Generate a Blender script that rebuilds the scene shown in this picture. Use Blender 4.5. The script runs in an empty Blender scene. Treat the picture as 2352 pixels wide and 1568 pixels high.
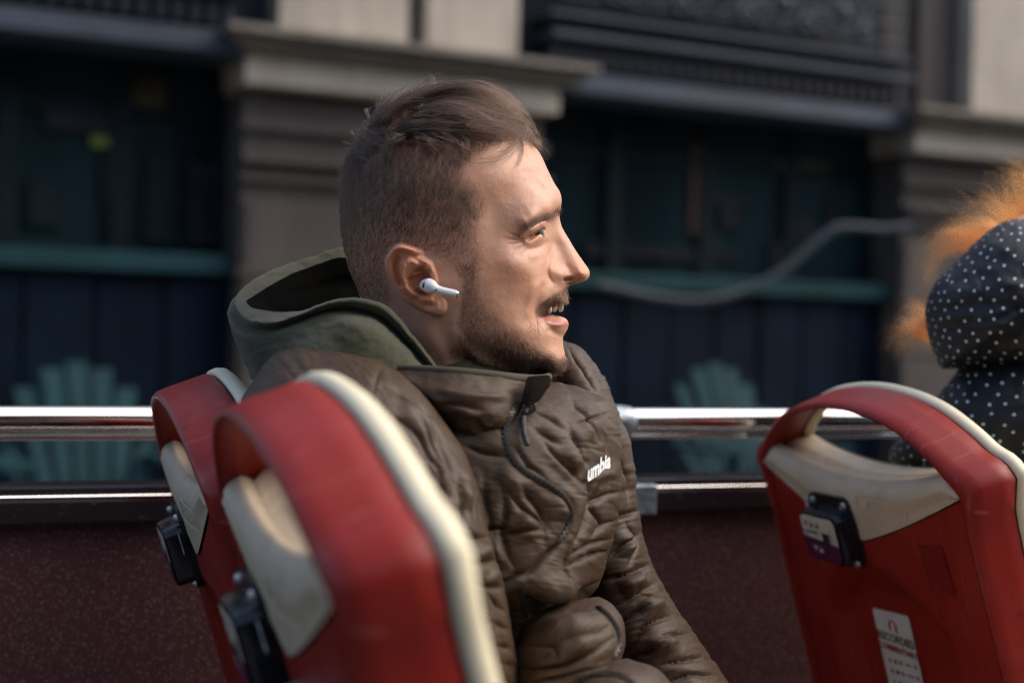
import bpy, bmesh, math, random
import numpy as np
from mathutils import Vector, Matrix
random.seed(7); RNG = np.random.default_rng(7)
S = bpy.context.scene
COL = S.collection

# ------------------------------------------------------------------ camera
FPX = 3267.0                                   # focal length in units of 1/2352 of the picture width (50 mm on 36 mm)
YAW, PITCH, ROLL = math.radians(19), math.radians(.42), math.radians(1.28)
CAM = np.array([0., 0., 3.4])
Rh = np.array([math.cos(YAW), -math.sin(YAW), 0]); Fh = np.array([math.sin(YAW), math.cos(YAW), 0]); UP = np.array([0, 0, 1.])
FW = Fh*math.cos(PITCH) - UP*math.sin(PITCH); U0 = UP*math.cos(PITCH) + Fh*math.sin(PITCH)
RT = math.cos(ROLL)*Rh + math.sin(ROLL)*U0; VU = -math.sin(ROLL)*Rh + math.cos(ROLL)*U0
cam = bpy.data.cameras.new('camera'); camo = bpy.data.objects.new('camera', cam); COL.objects.link(camo)
M = Matrix.Identity(4)
for i in range(3):
    M[i][0] = RT[i]; M[i][1] = VU[i]; M[i][2] = -FW[i]; M[i][3] = CAM[i]
camo.matrix_world = M
cam.sensor_width = 36; cam.lens = 36*FPX/2352; cam.clip_start = .05; cam.clip_end = 400
cam.dof.use_dof = True; cam.dof.focus_distance = 1.18; cam.dof.aperture_fstop = 3.2
S.camera = camo

# ------------------------------------------------------------------ sky, sun, exposure
SUN_DIR = np.array([.86, -.18, .85]); SUN_DIR = SUN_DIR/np.linalg.norm(SUN_DIR)      # towards the sun
w = bpy.data.worlds.new('World'); S.world = w; w.use_nodes = True
nt = w.node_tree; sky = nt.nodes.new('ShaderNodeTexSky'); sky.sky_type = 'NISHITA'; sky.sun_disc = False
sky.sun_elevation = math.asin(SUN_DIR[2]); sky.sun_rotation = math.atan2(SUN_DIR[0], SUN_DIR[1])
sky.air_density = 1.0; sky.dust_density = 5.0; sky.ozone_density = 1.0
bg = nt.nodes['Background']; bg.inputs['Strength'].default_value = .15
nt.links.new(sky.outputs[0], bg.inputs[0])
sl = bpy.data.lights.new('sun', 'SUN'); sl.energy = .85; sl.angle = math.radians(85); sl.color = (1, .96, .90)
so = bpy.data.objects.new('sun', sl); COL.objects.link(so)
so.rotation_euler = Vector(SUN_DIR).to_track_quat('Z', 'Y').to_euler()
so.location = (0, 0, 20)
S.view_settings.view_transform = 'Standard'; S.view_settings.look = 'None'; S.view_settings.gamma = 1
S.view_settings.exposure = 0.78
S.render.film_transparent = False
S.cycles.use_denoising = True; S.cycles.filter_width = 1.2; S.cycles.denoising_prefilter = 'NONE'; S.cycles.sample_clamp_indirect = 3.0
S.cycles.max_bounces = 6; S.cycles.diffuse_bounces = 3; S.cycles.glossy_bounces = 4; S.cycles.transmission_bounces = 4; S.cycles.transparent_max_bounces = 6
try: S.cycles_curves.shape = 'RIBBONS'
except Exception: pass

# ------------------------------------------------------------------ helpers
def ray(u, v): return RT*((u-1176)/FPX) - VU*((v-784)/FPX) + FW
def P(u, v, z):
    """world point seen at photo position (u, v) (picture 2352 wide) at depth z"""
    u = np.asarray(u, float); v = np.asarray(v, float); z = np.asarray(z, float)
    d = ((u-1176)/FPX)[..., None]*RT - ((v-784)/FPX)[..., None]*VU + FW
    return CAM + d*z[..., None]
def onplane(u, v, p0, n):
    d = ray(u, v); return CAM + d*(((np.asarray(p0)-CAM)@n)/(d@n))

def tag(o, label=None, cat=None, group=None, kind=None):
    if label: o['label'] = label
    if cat: o['category'] = cat
    if group: o['group'] = group
    if kind: o['kind'] = kind
    return o
def empty(name, loc=(0, 0, 0)):
    o = bpy.data.objects.new(name, None); COL.objects.link(o); o.location = loc; o.empty_display_size = .05
    return o
def chain_loc(o):
    L = np.zeros(3)
    while o is not None: L += np.array(o.location); o = o.parent
    return L
def mesh(name, verts, faces, mat, parent=None, smooth=True, uv=None, attrs=None, local=False):
    """one mesh object; vertices in world coordinates (local=True: in the parent's own)"""
    me = bpy.data.meshes.new(name)
    verts = np.asarray(verts, float).reshape(-1, 3)
    if parent is not None and not local: verts = verts - chain_loc(parent)
    verts = verts.astype(np.float32)
    if isinstance(faces, np.ndarray):
        k = faces.shape[1]; nf = len(faces)
        me.vertices.add(len(verts)); me.vertices.foreach_set('co', verts.ravel())
        me.loops.add(nf*k); me.loops.foreach_set('vertex_index', faces.astype(np.int32).ravel())
        me.polygons.add(nf); me.polygons.foreach_set('loop_start', np.arange(0, nf*k, k, dtype=np.int32))
        me.update(calc_edges=True)
    else:
        me.from_pydata([tuple(map(float, q)) for q in verts], [], [tuple(map(int, f)) for f in faces])
    if uv is not None:
        uvl = me.uv_layers.new(name='UVMap'); li = np.zeros(len(me.loops), np.int32); me.loops.foreach_get('vertex_index', li)
        uvl.data.foreach_set('uv', np.asarray(uv, np.float32)[li].ravel())
    if attrs:
        for k, a in attrs.items():
            at = me.attributes.new(k, 'FLOAT', 'POINT'); at.data.foreach_set('value', np.asarray(a, np.float32).ravel())
    if smooth: me.polygons.foreach_set('use_smooth', np.ones(len(me.polygons), bool))
    me.validate(); me.update()
    if mat is not None: me.materials.append(mat)
    o = bpy.data.objects.new(name, me); COL.objects.link(o)
    if parent is not None: o.parent = parent
    return o
def grid_faces(n, m, wrap_n=False, wrap_m=False, flip=False):
    i = np.arange(n if wrap_n else n-1); j = np.arange(m if wrap_m else m-1)
    I, J = np.meshgrid(i, j, indexing='ij'); I2 = (I+1) % n; J2 = (J+1) % m
    f = np.stack([I*m+J, I2*m+J, I2*m+J2, I*m+J2], -1).reshape(-1, 4)
    return f[:, ::-1].copy() if flip else f
def crom(pts, n, closed=False):
    """Catmull-Rom (centripetal-ish by chord parameter) resampled to n points"""
    p = np.asarray(pts, float)
    if closed: p = np.vstack([p[-1], p, p[0], p[1]])
    else: p = np.vstack([2*p[0]-p[1], p, 2*p[-1]-p[-2]])
    seg = len(p)-3
    L = np.linalg.norm(p[2:-1]-p[1:-2], axis=1)+1e-9
    cum = np.concatenate([[0], np.cumsum(L)]); t = np.linspace(0, cum[-1], n, endpoint=not closed)
    k = np.clip(np.searchsorted(cum, t, side='right')-1, 0, seg-1); f = ((t-cum[k])/L[k])[:, None]
    p0, p1, p2, p3 = p[k], p[k+1], p[k+2], p[k+3]
    return .5*((2*p1) + (-p0+p2)*f + (2*p0-5*p1+4*p2-p3)*f**2 + (-p0+3*p1-3*p2+p3)*f**3)
def spline_u(p, n, closed=False):
    """uniform Catmull-Rom along axis 0 for arrays (k, ..., c)"""
    p = np.asarray(p, float)
    if closed: q = np.concatenate([p[-1:], p, p[:2]]); t = np.linspace(0, len(p), n, endpoint=False)
    else: q = np.concatenate([2*p[:1]-p[1:2], p, 2*p[-1:]-p[-2:-1]]); t = np.linspace(0, len(p)-1, n)
    k = np.clip(t.astype(int), 0, len(q)-4); f = (t-k).reshape((-1,)+(1,)*(p.ndim-1))
    p0, p1, p2, p3 = q[k], q[k+1], q[k+2], q[k+3]
    return .5*((2*p1) + (-p0+p2)*f + (2*p0-5*p1+4*p2-p3)*f**2 + (-p0+3*p1-3*p2+p3)*f**3)
def sweep(path, rad, ns=12, cap=True, flat=1.0, up=None):
    """tube round a polyline; rad scalar or per point; returns verts, quads"""
    p = np.asarray(path, float); n = len(p); r = np.broadcast_to(np.asarray(rad, float), (n,))
    T = np.gradient(p, axis=0); T /= np.linalg.norm(T, axis=1)[:, None]+1e-12
    a = np.array([0, 0, 1.]) if up is None else np.asarray(up, float)
    if abs(T[0]@a) > .95: a = np.array([1., 0, 0])
    N = np.zeros_like(p); nrm = a - T[0]*(a@T[0]); nrm /= np.linalg.norm(nrm)
    for i in range(n):
        nrm = nrm - T[i]*(nrm@T[i]); nrm /= np.linalg.norm(nrm)+1e-12; N[i] = nrm
    Bn = np.cross(T, N); th = np.linspace(0, 2*math.pi, ns, endpoint=False)
    v = p[:, None] + r[:, None, None]*(np.cos(th)[None, :, None]*N[:, None] + flat*np.sin(th)[None, :, None]*Bn[:, None])
    f = grid_faces(n, ns, wrap_m=True, flip=True); v = v.reshape(-1, 3)
    if cap:
        v = np.vstack([v, p[0], p[-1]]); c0, c1 = n*ns, n*ns+1; j = np.arange(ns); j2 = (j+1) % ns
        f = np.vstack([f, np.stack([j, j2, np.full(ns, c0), np.full(ns, c0)], 1)[:, ::1], np.stack([(n-1)*ns+j2, (n-1)*ns+j, np.full(ns, c1), np.full(ns, c1)], 1)])
        f = [tuple(dict.fromkeys(q)) for q in f.tolist()]
    return v, f
def boxv(x0, x1, y0, y1, z0, z1, bev=0.0, seg=2):
    bm = bmesh.new(); bmesh.ops.create_cube(bm, size=1)
    for q in bm.verts:
        q.co = Vector(((x0+x1)/2+q.co.x*(x1-x0), (y0+y1)/2+q.co.y*(y1-y0), (z0+z1)/2+q.co.z*(z1-z0)))
    if bev > 0: bmesh.ops.bevel(bm, geom=bm.edges[:]+bm.verts[:], offset=bev, segments=seg, affect='EDGES', profile=.5)
    bm.verts.index_update()
    v = np.array([q.co[:] for q in bm.verts]); f = [tuple(q.index for q in fc.verts) for fc in bm.faces]; bm.free()
    return v, f
def join(*parts):
    vs, fs, k = [], [], 0
    for v, f in parts:
        v = np.asarray(v, float).reshape(-1, 3); vs.append(v)
        fs += [tuple(int(i)+k for i in q) for q in (f.tolist() if isinstance(f, np.ndarray) else f)]; k += len(v)
    return np.vstack(vs), fs
def prism(poly, a0, a1, mapf):
    """extrude 2-D polygon (p,q) from a0 to a1; mapf(p,q,a)->xyz"""
    n = len(poly); v = [mapf(p, q, a0) for p, q in poly]+[mapf(p, q, a1) for p, q in poly]
    f = [tuple(range(n))[::-1], tuple(range(n, 2*n))]+[(i, (i+1) % n, n+(i+1) % n, n+i) for i in range(n)]
    return np.array(v, float), f
def text_mesh(body, size, align='CENTER', extrude=0.0, bold=0.0):
    c = bpy.data.curves.new('lettering', 'FONT'); c.body = body; c.size = size; c.align_x = align; c.align_y = 'CENTER'; c.extrude = extrude; c.offset = bold; c.resolution_u = 3
    o = bpy.data.objects.new('lettering', c); COL.objects.link(o)
    dg = bpy.context.evaluated_depsgraph_get(); me = bpy.data.meshes.new_from_object(o.evaluated_get(dg))
    v = np.array([q.co[:] for q in me.vertices]); f = [tuple(p.vertices) for p in me.polygons]
    bpy.data.objects.remove(o); bpy.data.curves.remove(c); bpy.data.meshes.remove(me)
    return v, f
# gradient noise (numpy)
_perm = RNG.permutation(512).astype(np.int64)
_g3 = RNG.normal(size=(512, 3)); _g3 /= np.linalg.norm(_g3, axis=1)[:, None]
def noise3(p):
    p = np.asarray(p, float); i = np.floor(p).astype(np.int64); f = p-i; uu = f*f*f*(f*(f*6-15)+10); out = 0
    for dx in (0, 1):
        for dy in (0, 1):
            for dz in (0, 1):
                h = _perm[(_perm[(_perm[(i[..., 0]+dx) % 512]+i[..., 1]+dy) % 512]+i[..., 2]+dz) % 512]
                g = _g3[h]; d = f-np.array([dx, dy, dz]); wgt = (uu[..., 0] if dx else 1-uu[..., 0])*(uu[..., 1] if dy else 1-uu[..., 1])*(uu[..., 2] if dz else 1-uu[..., 2])
                out = out + wgt*(g*d).sum(-1)
    return out
def sst(a, b, x): t = np.clip((x-a)/(b-a), 0, 1); return t*t*(3-2*t)
def seg_dist(U, V, pts):
    """distance, signed side and running parameter 0..1 of points to a polyline"""
    pts = np.asarray(pts, float); best = np.full(U.shape, 1e9); side = np.zeros(U.shape); par_ = np.zeros(U.shape)
    L = np.linalg.norm(np.diff(pts, axis=0), axis=1); cum = np.concatenate([[0], np.cumsum(L)])/L.sum()
    for k in range(len(pts)-1):
        a, b = pts[k], pts[k+1]; d = b-a; t = np.clip(((U-a[0])*d[0]+(V-a[1])*d[1])/(d@d+1e-12), 0, 1)
        qx = U-(a[0]+t*d[0]); qy = V-(a[1]+t*d[1]); dd = np.hypot(qx, qy); m = dd < best
        best = np.where(m, dd, best); side = np.where(m, np.sign(d[0]*qy-d[1]*qx), side); par_ = np.where(m, cum[k]+t*(cum[k+1]-cum[k]), par_)
    return best, side, par_
def stroke_field(U, V, pts, wd, h, kind='ridge', taper=.25, smooth=True):
    if smooth and len(pts) > 2: pts = crom(pts, len(pts)*6)
    d, s, t = seg_dist(U, V, pts); q = d/wd
    tp = np.ones_like(t) if taper <= 0 else sst(0, taper, t)*sst(0, taper, 1-t)
    if taper > 0: tp = np.maximum(tp, 0)
    if kind == 'ridge': f = np.exp(-q*q)
    elif kind == 'crease': f = -np.exp(-q*1.6)
    elif kind == 'lip':                                          # sharp fold: high on the right-hand side of the stroke, deep on the other
        sg = s*q; f = np.tanh(sg*2.2)*np.exp(-np.where(sg > 0, sg/1.9, sg/1.1)**2)*.85
    elif kind == 'step': f = .5*(1+np.tanh(s*q*2))
    return h*tp*f
def inpoly(U, V, poly):
    poly = np.asarray(poly, float); c = np.zeros(U.shape, bool); n = len(poly)
    for i in range(n):
        x1, y1 = poly[i]; x2, y2 = poly[(i+1) % n]
        with np.errstate(divide='ignore', invalid='ignore'):
            c ^= ((y1 > V) != (y2 > V)) & (U < (x2-x1)*(V-y1)/(y2-y1+1e-12)+x1)
    return c
def polymask(U, V, poly, soft):
    pl = np.asarray(poly+[poly[0]], float) if isinstance(poly, list) else np.vstack([poly, poly[:1]])
    d, _, _ = seg_dist(U, V, pl); return sst(-soft, soft, np.where(inpoly(U, V, poly), d, -d))

# ------------------------------------------------------------------ materials
MATS = {}
class NG:
    def __init__(s, name):
        s.m = bpy.data.materials.new(name); s.m.use_nodes = True; s.t = s.m.node_tree; s.b = s.t.nodes['Principled BSDF']; s.out = s.t.nodes['Material Output']
    def n(s, typ, **kw):
        x = s.t.nodes.new('ShaderNode'+typ)
        for k, v in kw.items():
            if k.startswith('_'): setattr(x, k[1:], v)
            else: s.set(x.inputs[k.replace('__', ' ')], v)
        return x
    def set(s, inp, v):
        if isinstance(v, bpy.types.NodeSocket): s.t.links.new(v, inp)
        else:
            if hasattr(inp.default_value, '__len__') and not hasattr(v, '__len__'): v = (v, v, v, 1)[:len(inp.default_value)]
            if hasattr(v, '__len__') and len(v) == 3 and len(inp.default_value) == 4: v = tuple(v)+(1,)
            inp.default_value = v
    def coord(s, kind='Object', scale=(1, 1, 1), rot=(0, 0, 0), loc=(0, 0, 0)):
        tc = s.n('TexCoord'); mp = s.n('Mapping'); mp.inputs['Scale'].default_value = scale; mp.inputs['Rotation'].default_value = rot; mp.inputs['Location'].default_value = loc
        s.t.links.new(tc.outputs[kind], mp.inputs[0]); return mp.outputs[0]
    def noise(s, vec, scale, detail=4, rough=.55, dist=0.0):
        x = s.n('TexNoise'); s.t.links.new(vec, x.inputs['Vector']); x.inputs['Scale'].default_value = scale; x.inputs['Detail'].default_value = detail; x.inputs['Roughness'].default_value = rough; x.inputs['Distortion'].default_value = dist
        return x.outputs['Fac']
    def ramp(s, fac, *stops):
        x = s.n('ValToRGB'); s.set(x.inputs[0], fac); e = x.color_ramp.elements
        while len(e) < len(stops): e.new(.5)
        for i, (p_, c_) in enumerate(stops): e[i].position = p_; e[i].color = tuple(c_)+(1,) if hasattr(c_, '__len__') else (c_, c_, c_, 1)
        return x.outputs[0]
    def mix(s, fac, a, b, typ='MIX'):
        x = s.n('Mix', _data_type='RGBA', _blend_type=typ); s.set(x.inputs[0], fac); s.set(x.inputs[6], a); s.set(x.inputs[7], b); return x.outputs[2]
    def math(s, op, a, b=0.0, c=0.0, clamp=False):
        x = s.n('Math', _operation=op, _use_clamp=clamp); s.set(x.inputs[0], a); s.set(x.inputs[1], b); s.set(x.inputs[2], c); return x.outputs[0]
    def attr(s, name): x = s.n('Attribute', _attribute_name=name); return x.outputs['Fac']
    def bump(s, h, strength=.3, dist=.002):
        x = s.n('Bump'); x.inputs['Strength'].default_value = strength; x.inputs['Distance'].default_value = dist; s.set(x.inputs['Height'], h); s.t.links.new(x.outputs[0], s.b.inputs['Normal']); return x
    def base(s, c=None, rough=None, metal=None, spec=None, **kw):
        if c is not None: s.set(s.b.inputs['Base Color'], c)
        if rough is not None: s.set(s.b.inputs['Roughness'], rough)
        if metal is not None: s.set(s.b.inputs['Metallic'], metal)
        if spec is not None: s.set(s.b.inputs['Specular IOR Level'], spec)
        for k, v in kw.items(): s.set(s.b.inputs[k.replace('_', ' ')], v)
        return s.m
def simple(name, c, rough=.5, metal=0.0, spec=.5, var=.15, scale=30, bump=0.0, bscale=400, **kw):
    """plain coloured material with slow colour drift, patchy gloss and optional fine relief"""
    g = NG(name); co = g.coord(); nz = g.noise(co, scale, 5)
    c = np.array(c, float); g.base(g.ramp(nz, (.3, tuple(c*(1-var))), (.7, tuple(np.minimum(c*(1+var), 1)))), g.ramp(nz, (.3, max(rough-.06, .02)), (.7, min(rough+.08, 1))), metal, spec, **kw)
    if bump > 0: g.bump(g.noise(co, bscale, 3), bump, .001)
    return g.m

# ------------------------------------------------------------------ ground, street and the terrace
m_asphalt = simple('asphalt', (.05, .05, .052), .85, var=.3, scale=6, bump=.4, bscale=120)
m_paving = simple('paving_stone', (.16, .155, .15), .8, var=.2, scale=3, bump=.3, bscale=80)
BA = math.radians(8)                                         # the buildings run 8 degrees off the bus
BD = np.array([math.cos(BA), math.sin(BA), 0]); BN = np.array([-math.sin(BA), math.cos(BA), 0])   # along, and away from the camera
WALL = 7.0
def B(s, z, o=0.0): return np.array([0, 0, 0]) + BD*s + BN*(WALL+o) + UP*z
def bpx(u, v, o=0.0):
    q = onplane(u, v, BN*(WALL+o), BN); return q@BD, q[2]
def bbox(s0, s1, z0, z1, o0, o1, bev=0.0):
    v, f = boxv(s0, s1, o0, o1, z0, z1, bev, 1)
    return v[:, :1]*BD + (v[:, 1:2]+WALL)*BN + v[:, 2:]*UP, f
g = mesh('ground', [(-90, -90, -.02), (90, -90, -.02), (90, 90, -.02), (-90, 90, -.02)], [(0, 1, 2, 3)], m_paving); tag(g, kind='structure')
rv = [BD*-60+BN*-3.2, BD*60+BN*-3.2, BD*60+BN*3.4, BD*-60+BN*3.4]
tag(mesh('road', [q+UP*.0 for q in rv], [(0, 1, 2, 3)], m_asphalt), kind='structure')
v, f = bbox(-12, 14, 0, 2.25, -2.4, 2.2); tag(mesh('terrace', v, f, m_paving, smooth=False), kind='structure')

# ------------------------------------------------------------------ the building behind the terrace
def stone(name, c, var=.25):
    g = NG(name); co = g.coord(); big = g.noise(co, 1.3, 5); fine = g.noise(co, 22, 6); c = np.array(c)
    streak = g.noise(g.coord(scale=(3, 3, .35)), 4, 4)
    col = g.ramp(big, (.3, tuple(c*(1-var))), (.7, tuple(c*(1+var)))); col = g.mix(g.ramp(streak, (.45, 0.), (.75, .55)), col, tuple(c*np.array([.55, .5, .46])))
    g.base(col, .85); g.bump(g.math('ADD', g.math('MULTIPLY', fine, .5), big), .5, .01); return g.m
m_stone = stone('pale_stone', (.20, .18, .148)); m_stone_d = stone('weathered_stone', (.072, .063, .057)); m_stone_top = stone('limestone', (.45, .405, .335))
m_iron = simple('painted_ironwork', (.016, .020, .030), .6, var=.25, scale=4, spec=.2); m_iron2 = simple('blue_grey_moulding', (.040, .054, .076), .6, var=.3, scale=3, spec=.3)
m_teal = simple('teal_paint', (.0125, .043, .050), .7, var=.3, scale=4, spec=.12); m_rope = simple('grey_rope', (.075, .085, .095), .8, var=.2); m_navy = simple('navy_boards', (.0032, .0085, .0185), .7, var=.4, scale=3, spec=.08)
m_dark = simple('shop_interior', (.008, .009, .011), .8, var=.4, scale=2)
g = NG('window_glass'); g.base((.012, .018, .022), .10, 0, .22); m_glass = g.m
g.set(g.b.inputs['Base Color'], g.ramp(g.noise(g.coord(scale=(1, 1, .3)), 1.2, 4), (.35, (.005, .009, .013)), (.7, (.016, .036, .044))))
m_frame = simple('dark_window_frame', (.007, .014, .018), .7, var=.3, scale=4, spec=.12)
m_warm = simple('shop_goods_ochre', (.05, .04, .015), .8, var=.5, scale=3); m_lime = simple('shop_sign_lime', (.09, .13, .008), .6); m_goods = simple('shop_goods_grey', (.016, .020, .025), .8, var=.5, scale=3, spec=.1); m_brick = simple('shop_goods_brown', (.05, .026, .018), .8, var=.3, scale=3)
bld = empty('building', tuple(B(2, 0, 0))); tag(bld, 'grey stone building with dark shopfronts, pilasters and black iron balcony fronts', 'building')
def bpart(name, m, parent, *boxes, bev=0.0):
    v, f = join(*[bbox(*b, bev=bev) for b in boxes]); return mesh(name, v, f, m, parent, smooth=False)
sA0, _ = bpx(545, 300); sA1, _ = bpx(1225, 300); sB0, _ = bpx(2050, 400); sL, _ = bpx(-900, 300); sR = sB0+2.1
def zat(u, v, o=0.0): return bpx(u, v, o)[1]
# heights
zc_top, zc_bot, zf_bot = zat(900, 100, -.35), zat(900, 150, -.35), zat(900, 222, -.25)
zled_t, zled_b = zat(260, 575), zat(260, 622); z_band = zat(260, 85)
pil = []
for (s0, s1, um) in ((sA0, sA1, 900), (sB0, sR, 2260)):
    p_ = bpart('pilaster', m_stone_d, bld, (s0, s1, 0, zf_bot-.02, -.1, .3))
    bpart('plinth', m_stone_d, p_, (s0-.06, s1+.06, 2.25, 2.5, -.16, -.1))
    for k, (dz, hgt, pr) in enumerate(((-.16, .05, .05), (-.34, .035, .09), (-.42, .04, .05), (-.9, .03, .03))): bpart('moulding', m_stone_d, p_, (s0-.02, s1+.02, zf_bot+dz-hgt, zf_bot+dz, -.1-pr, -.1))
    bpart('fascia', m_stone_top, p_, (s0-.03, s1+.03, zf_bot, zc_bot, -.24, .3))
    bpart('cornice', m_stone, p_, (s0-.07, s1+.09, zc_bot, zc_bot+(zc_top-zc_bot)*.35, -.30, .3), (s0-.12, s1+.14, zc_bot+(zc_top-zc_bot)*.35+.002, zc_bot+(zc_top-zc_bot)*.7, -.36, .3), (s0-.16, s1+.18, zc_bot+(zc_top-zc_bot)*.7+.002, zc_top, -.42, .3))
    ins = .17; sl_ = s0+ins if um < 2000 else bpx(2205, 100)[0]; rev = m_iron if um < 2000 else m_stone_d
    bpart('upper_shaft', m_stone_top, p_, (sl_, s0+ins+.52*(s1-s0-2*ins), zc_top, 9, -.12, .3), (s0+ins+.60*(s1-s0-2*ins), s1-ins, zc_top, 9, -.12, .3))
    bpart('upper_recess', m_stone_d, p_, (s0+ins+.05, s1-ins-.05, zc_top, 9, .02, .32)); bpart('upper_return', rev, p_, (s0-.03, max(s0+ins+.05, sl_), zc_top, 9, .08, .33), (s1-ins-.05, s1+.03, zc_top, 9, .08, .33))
    rows = [2.55+.37*i for i in range(10)]
    for z0 in rows:
        if z0+.36 < zf_bot-.5: bpart('stone_course', m_stone_d, p_, (s0+.02, s1-.02, z0, z0+.35, -.118, -.099), bev=.008)
# window bays: recess, frames, ledges, boards
for k, (s0, s1) in enumerate(((sL, sA0), (sA1, sB0))):
    bay = bpart('shop_interior', m_dark, bld, (s0, s1, 2.25, 6.5, 1.4, 1.5), (s0, s1, 2.2, 2.25, .1, 1.5), (s0-.02, s0, 2.25, 6, .3, 1.5), (s1, s1+.02, 2.25, 6, .3, 1.5))
    wn = 4 if k else 5
    for i in range(wn):
        a0 = s0+(s1-s0)*i/wn; a1 = s0+(s1-s0)*(i+1)/wn
        win = bpart('window', m_frame, bld, (a0, a0+.05, zled_t, z_band+.1, .18, .28), (a1-.05, a1-.002, zled_t, z_band+.1, .18, .28), (a0+.05, a1-.05, zled_t+.68, zled_t+.72, .19, .27))
        bpart('pane', m_glass, win, (a0+.05, a1-.05, zled_t, zled_t+.68, .225, .235)); bpart('pane', m_glass, win, (a0+.05, a1-.05, zled_t+.72, z_band+.1, .225, .235))
    bpart('ledge', m_teal, bld, (s0+.002, s1-.002, zled_b, zled_t, -.02, .24), bev=.01)
    nb = int((s1-s0)/.30)
    for i in range(nb):
        a0 = s0+(s1-s0)*i/nb; a1 = s0+(s1-s0)*(i+1)/nb
        bpart('board', m_navy, bld, (a0+.012, a1-.012, 2.25, zled_b-.002, .05+RNG.uniform(0, .02), .16))
    bpart('board_backing', m_dark, bld, (s0, s1, 2.25, zled_b-.004, .1, .2))
    # iron balcony front: bottom moulding, dentils, rails and scroll panels
    zb = z_band; fr = bpart('balcony_front', m_iron, bld, (s0+.02, s1-.02, zb+.33, zb+.36, -.12, .1), (s0+.02, s1-.02, zb+.02, 7, .1, .16))
    bpart('lower_moulding', m_iron2, fr, (s0+.01, s1-.01, zb-.07, zb, -.26, .12), (s0+.01, s1-.01, zb+.002, zb+.05, -.20, .12), bev=.008)
    bpart('upper_moulding', m_iron2, fr, (s0+.01, s1-.01, zb+.24, zb+.275, -.2, .1), (s0+.01, s1-.01, zb+.36, zb+.385, -.17, .1))
    nd = int((s1-s0)/.085)
    for i in range(nd):
        a0 = s0+.03+(s1-s0-.06)*i/nd; bpart('dentil', m_iron, fr, (a0, a0+.05, zb+.09, zb+.2, -.15, .1))
    for q in range(5): bpart('rail', m_iron2, fr, (s0+.02, s1-.02, zb+.47+.12*q, zb+.49+.12*q, -.12, -.08))
    for i in range(int((s1-s0)/.45)):
        a0 = s0+.25+.45*i; rr = []
        for (cx, cz, r0) in ((0, .62, .13), (.2, .72, .07), (-.18, .55, .07), (.17, .52, .05), (-.15, .78, .05)):
            th = np.linspace(0, 2*math.pi*1.4, 26); rad = r0*(1-.35*th/th[-1])
            rr.append(sweep(np.array([B(a0+cx+r*math.cos(t), zb+cz+r*math.sin(t), -.13) for t, r in zip(th, rad)]), .016, 6))
        rr.append(bbox(a0-.05, a0+.05, zb+.57, zb+.67, -.16, -.1, .02))
        v, f = join(*rr); mesh('scroll_panel', v, f, m_iron2, fr)
# shop goods glimpsed behind the glass
def good(name, m, u0, v0, u1, v1, o=-.0):
    a, za = bpx(u0, v1, .215); b, zb_ = bpx(u1, v0, .215); bpart(name, m, bld, (a, b, za, zb_, .195+o, .222+o), bev=.006)
good('window_sign', m_lime, 205, 318, 292, 338); good('window_sign', m_warm, 255, 180, 380, 240); good('window_sign', m_goods, 100, 240, 290, 300); good('window_sign', m_goods, 1600, 800-350, 1720, 470)
good('window_sign', m_brick, 1580, 330, 1632, 540); good('window_sign', m_goods, 1650, 470, 1700, 530); good('window_sign', m_warm, 1780, 378, 1900, 386); good('window_sign', m_goods, 1340, 575, 1690, 592)
for q in ((1765, 560, 1815, 625), (1825, 505, 1870, 570), (1890, 450, 1925, 520), (60, 420, 140, 520), (230, 360, 300, 470), (330, 350, 400, 560), (430, 380, 510, 560)): good('window_sign', m_goods if RNG.random() > .4 else m_frame, *q)
# swag of rope across the right bay
t_ = [(1380, 655), (1440, 668), (1520, 684), (1610, 690), (1700, 672), (1790, 627), (1860, 568), (1915, 527), (1960, 521), (2030, 526), (2100, 520)]
v, f = sweep(crom([P(u, v_, 7.1) for u, v_ in t_], 60), .02, 8); tag(mesh('rope', v, f, m_rope), 'thick grey rope hanging in a swag across the dark shopfront', 'rope')
# unseen building added across the street for reflections and shade
ob = empty('building', tuple(BN*-11)); tag(ob, 'plain unseen building behind the viewer, added for reflections and shade', 'building')
def obox(s0, s1, z0, z1, o0, o1):
    v, f = boxv(s0, s1, o0, o1, z0, z1); return v[:, :1]*BD + v[:, 1:2]*BN + v[:, 2:]*UP, f
v, f = obox(-40, 45, 0, 9.6, -16, -11); mesh('wall', v, f, m_stone_d, ob, smooth=False)
for i in range(16):
    for j in range(3):
        s0 = -38+5*i; v, f = obox(s0, s0+1.5, 1+3*j, 3.1+3*j, -11.05, -10.97); mesh('window', v, f, m_glass, ob, smooth=False)

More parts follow.
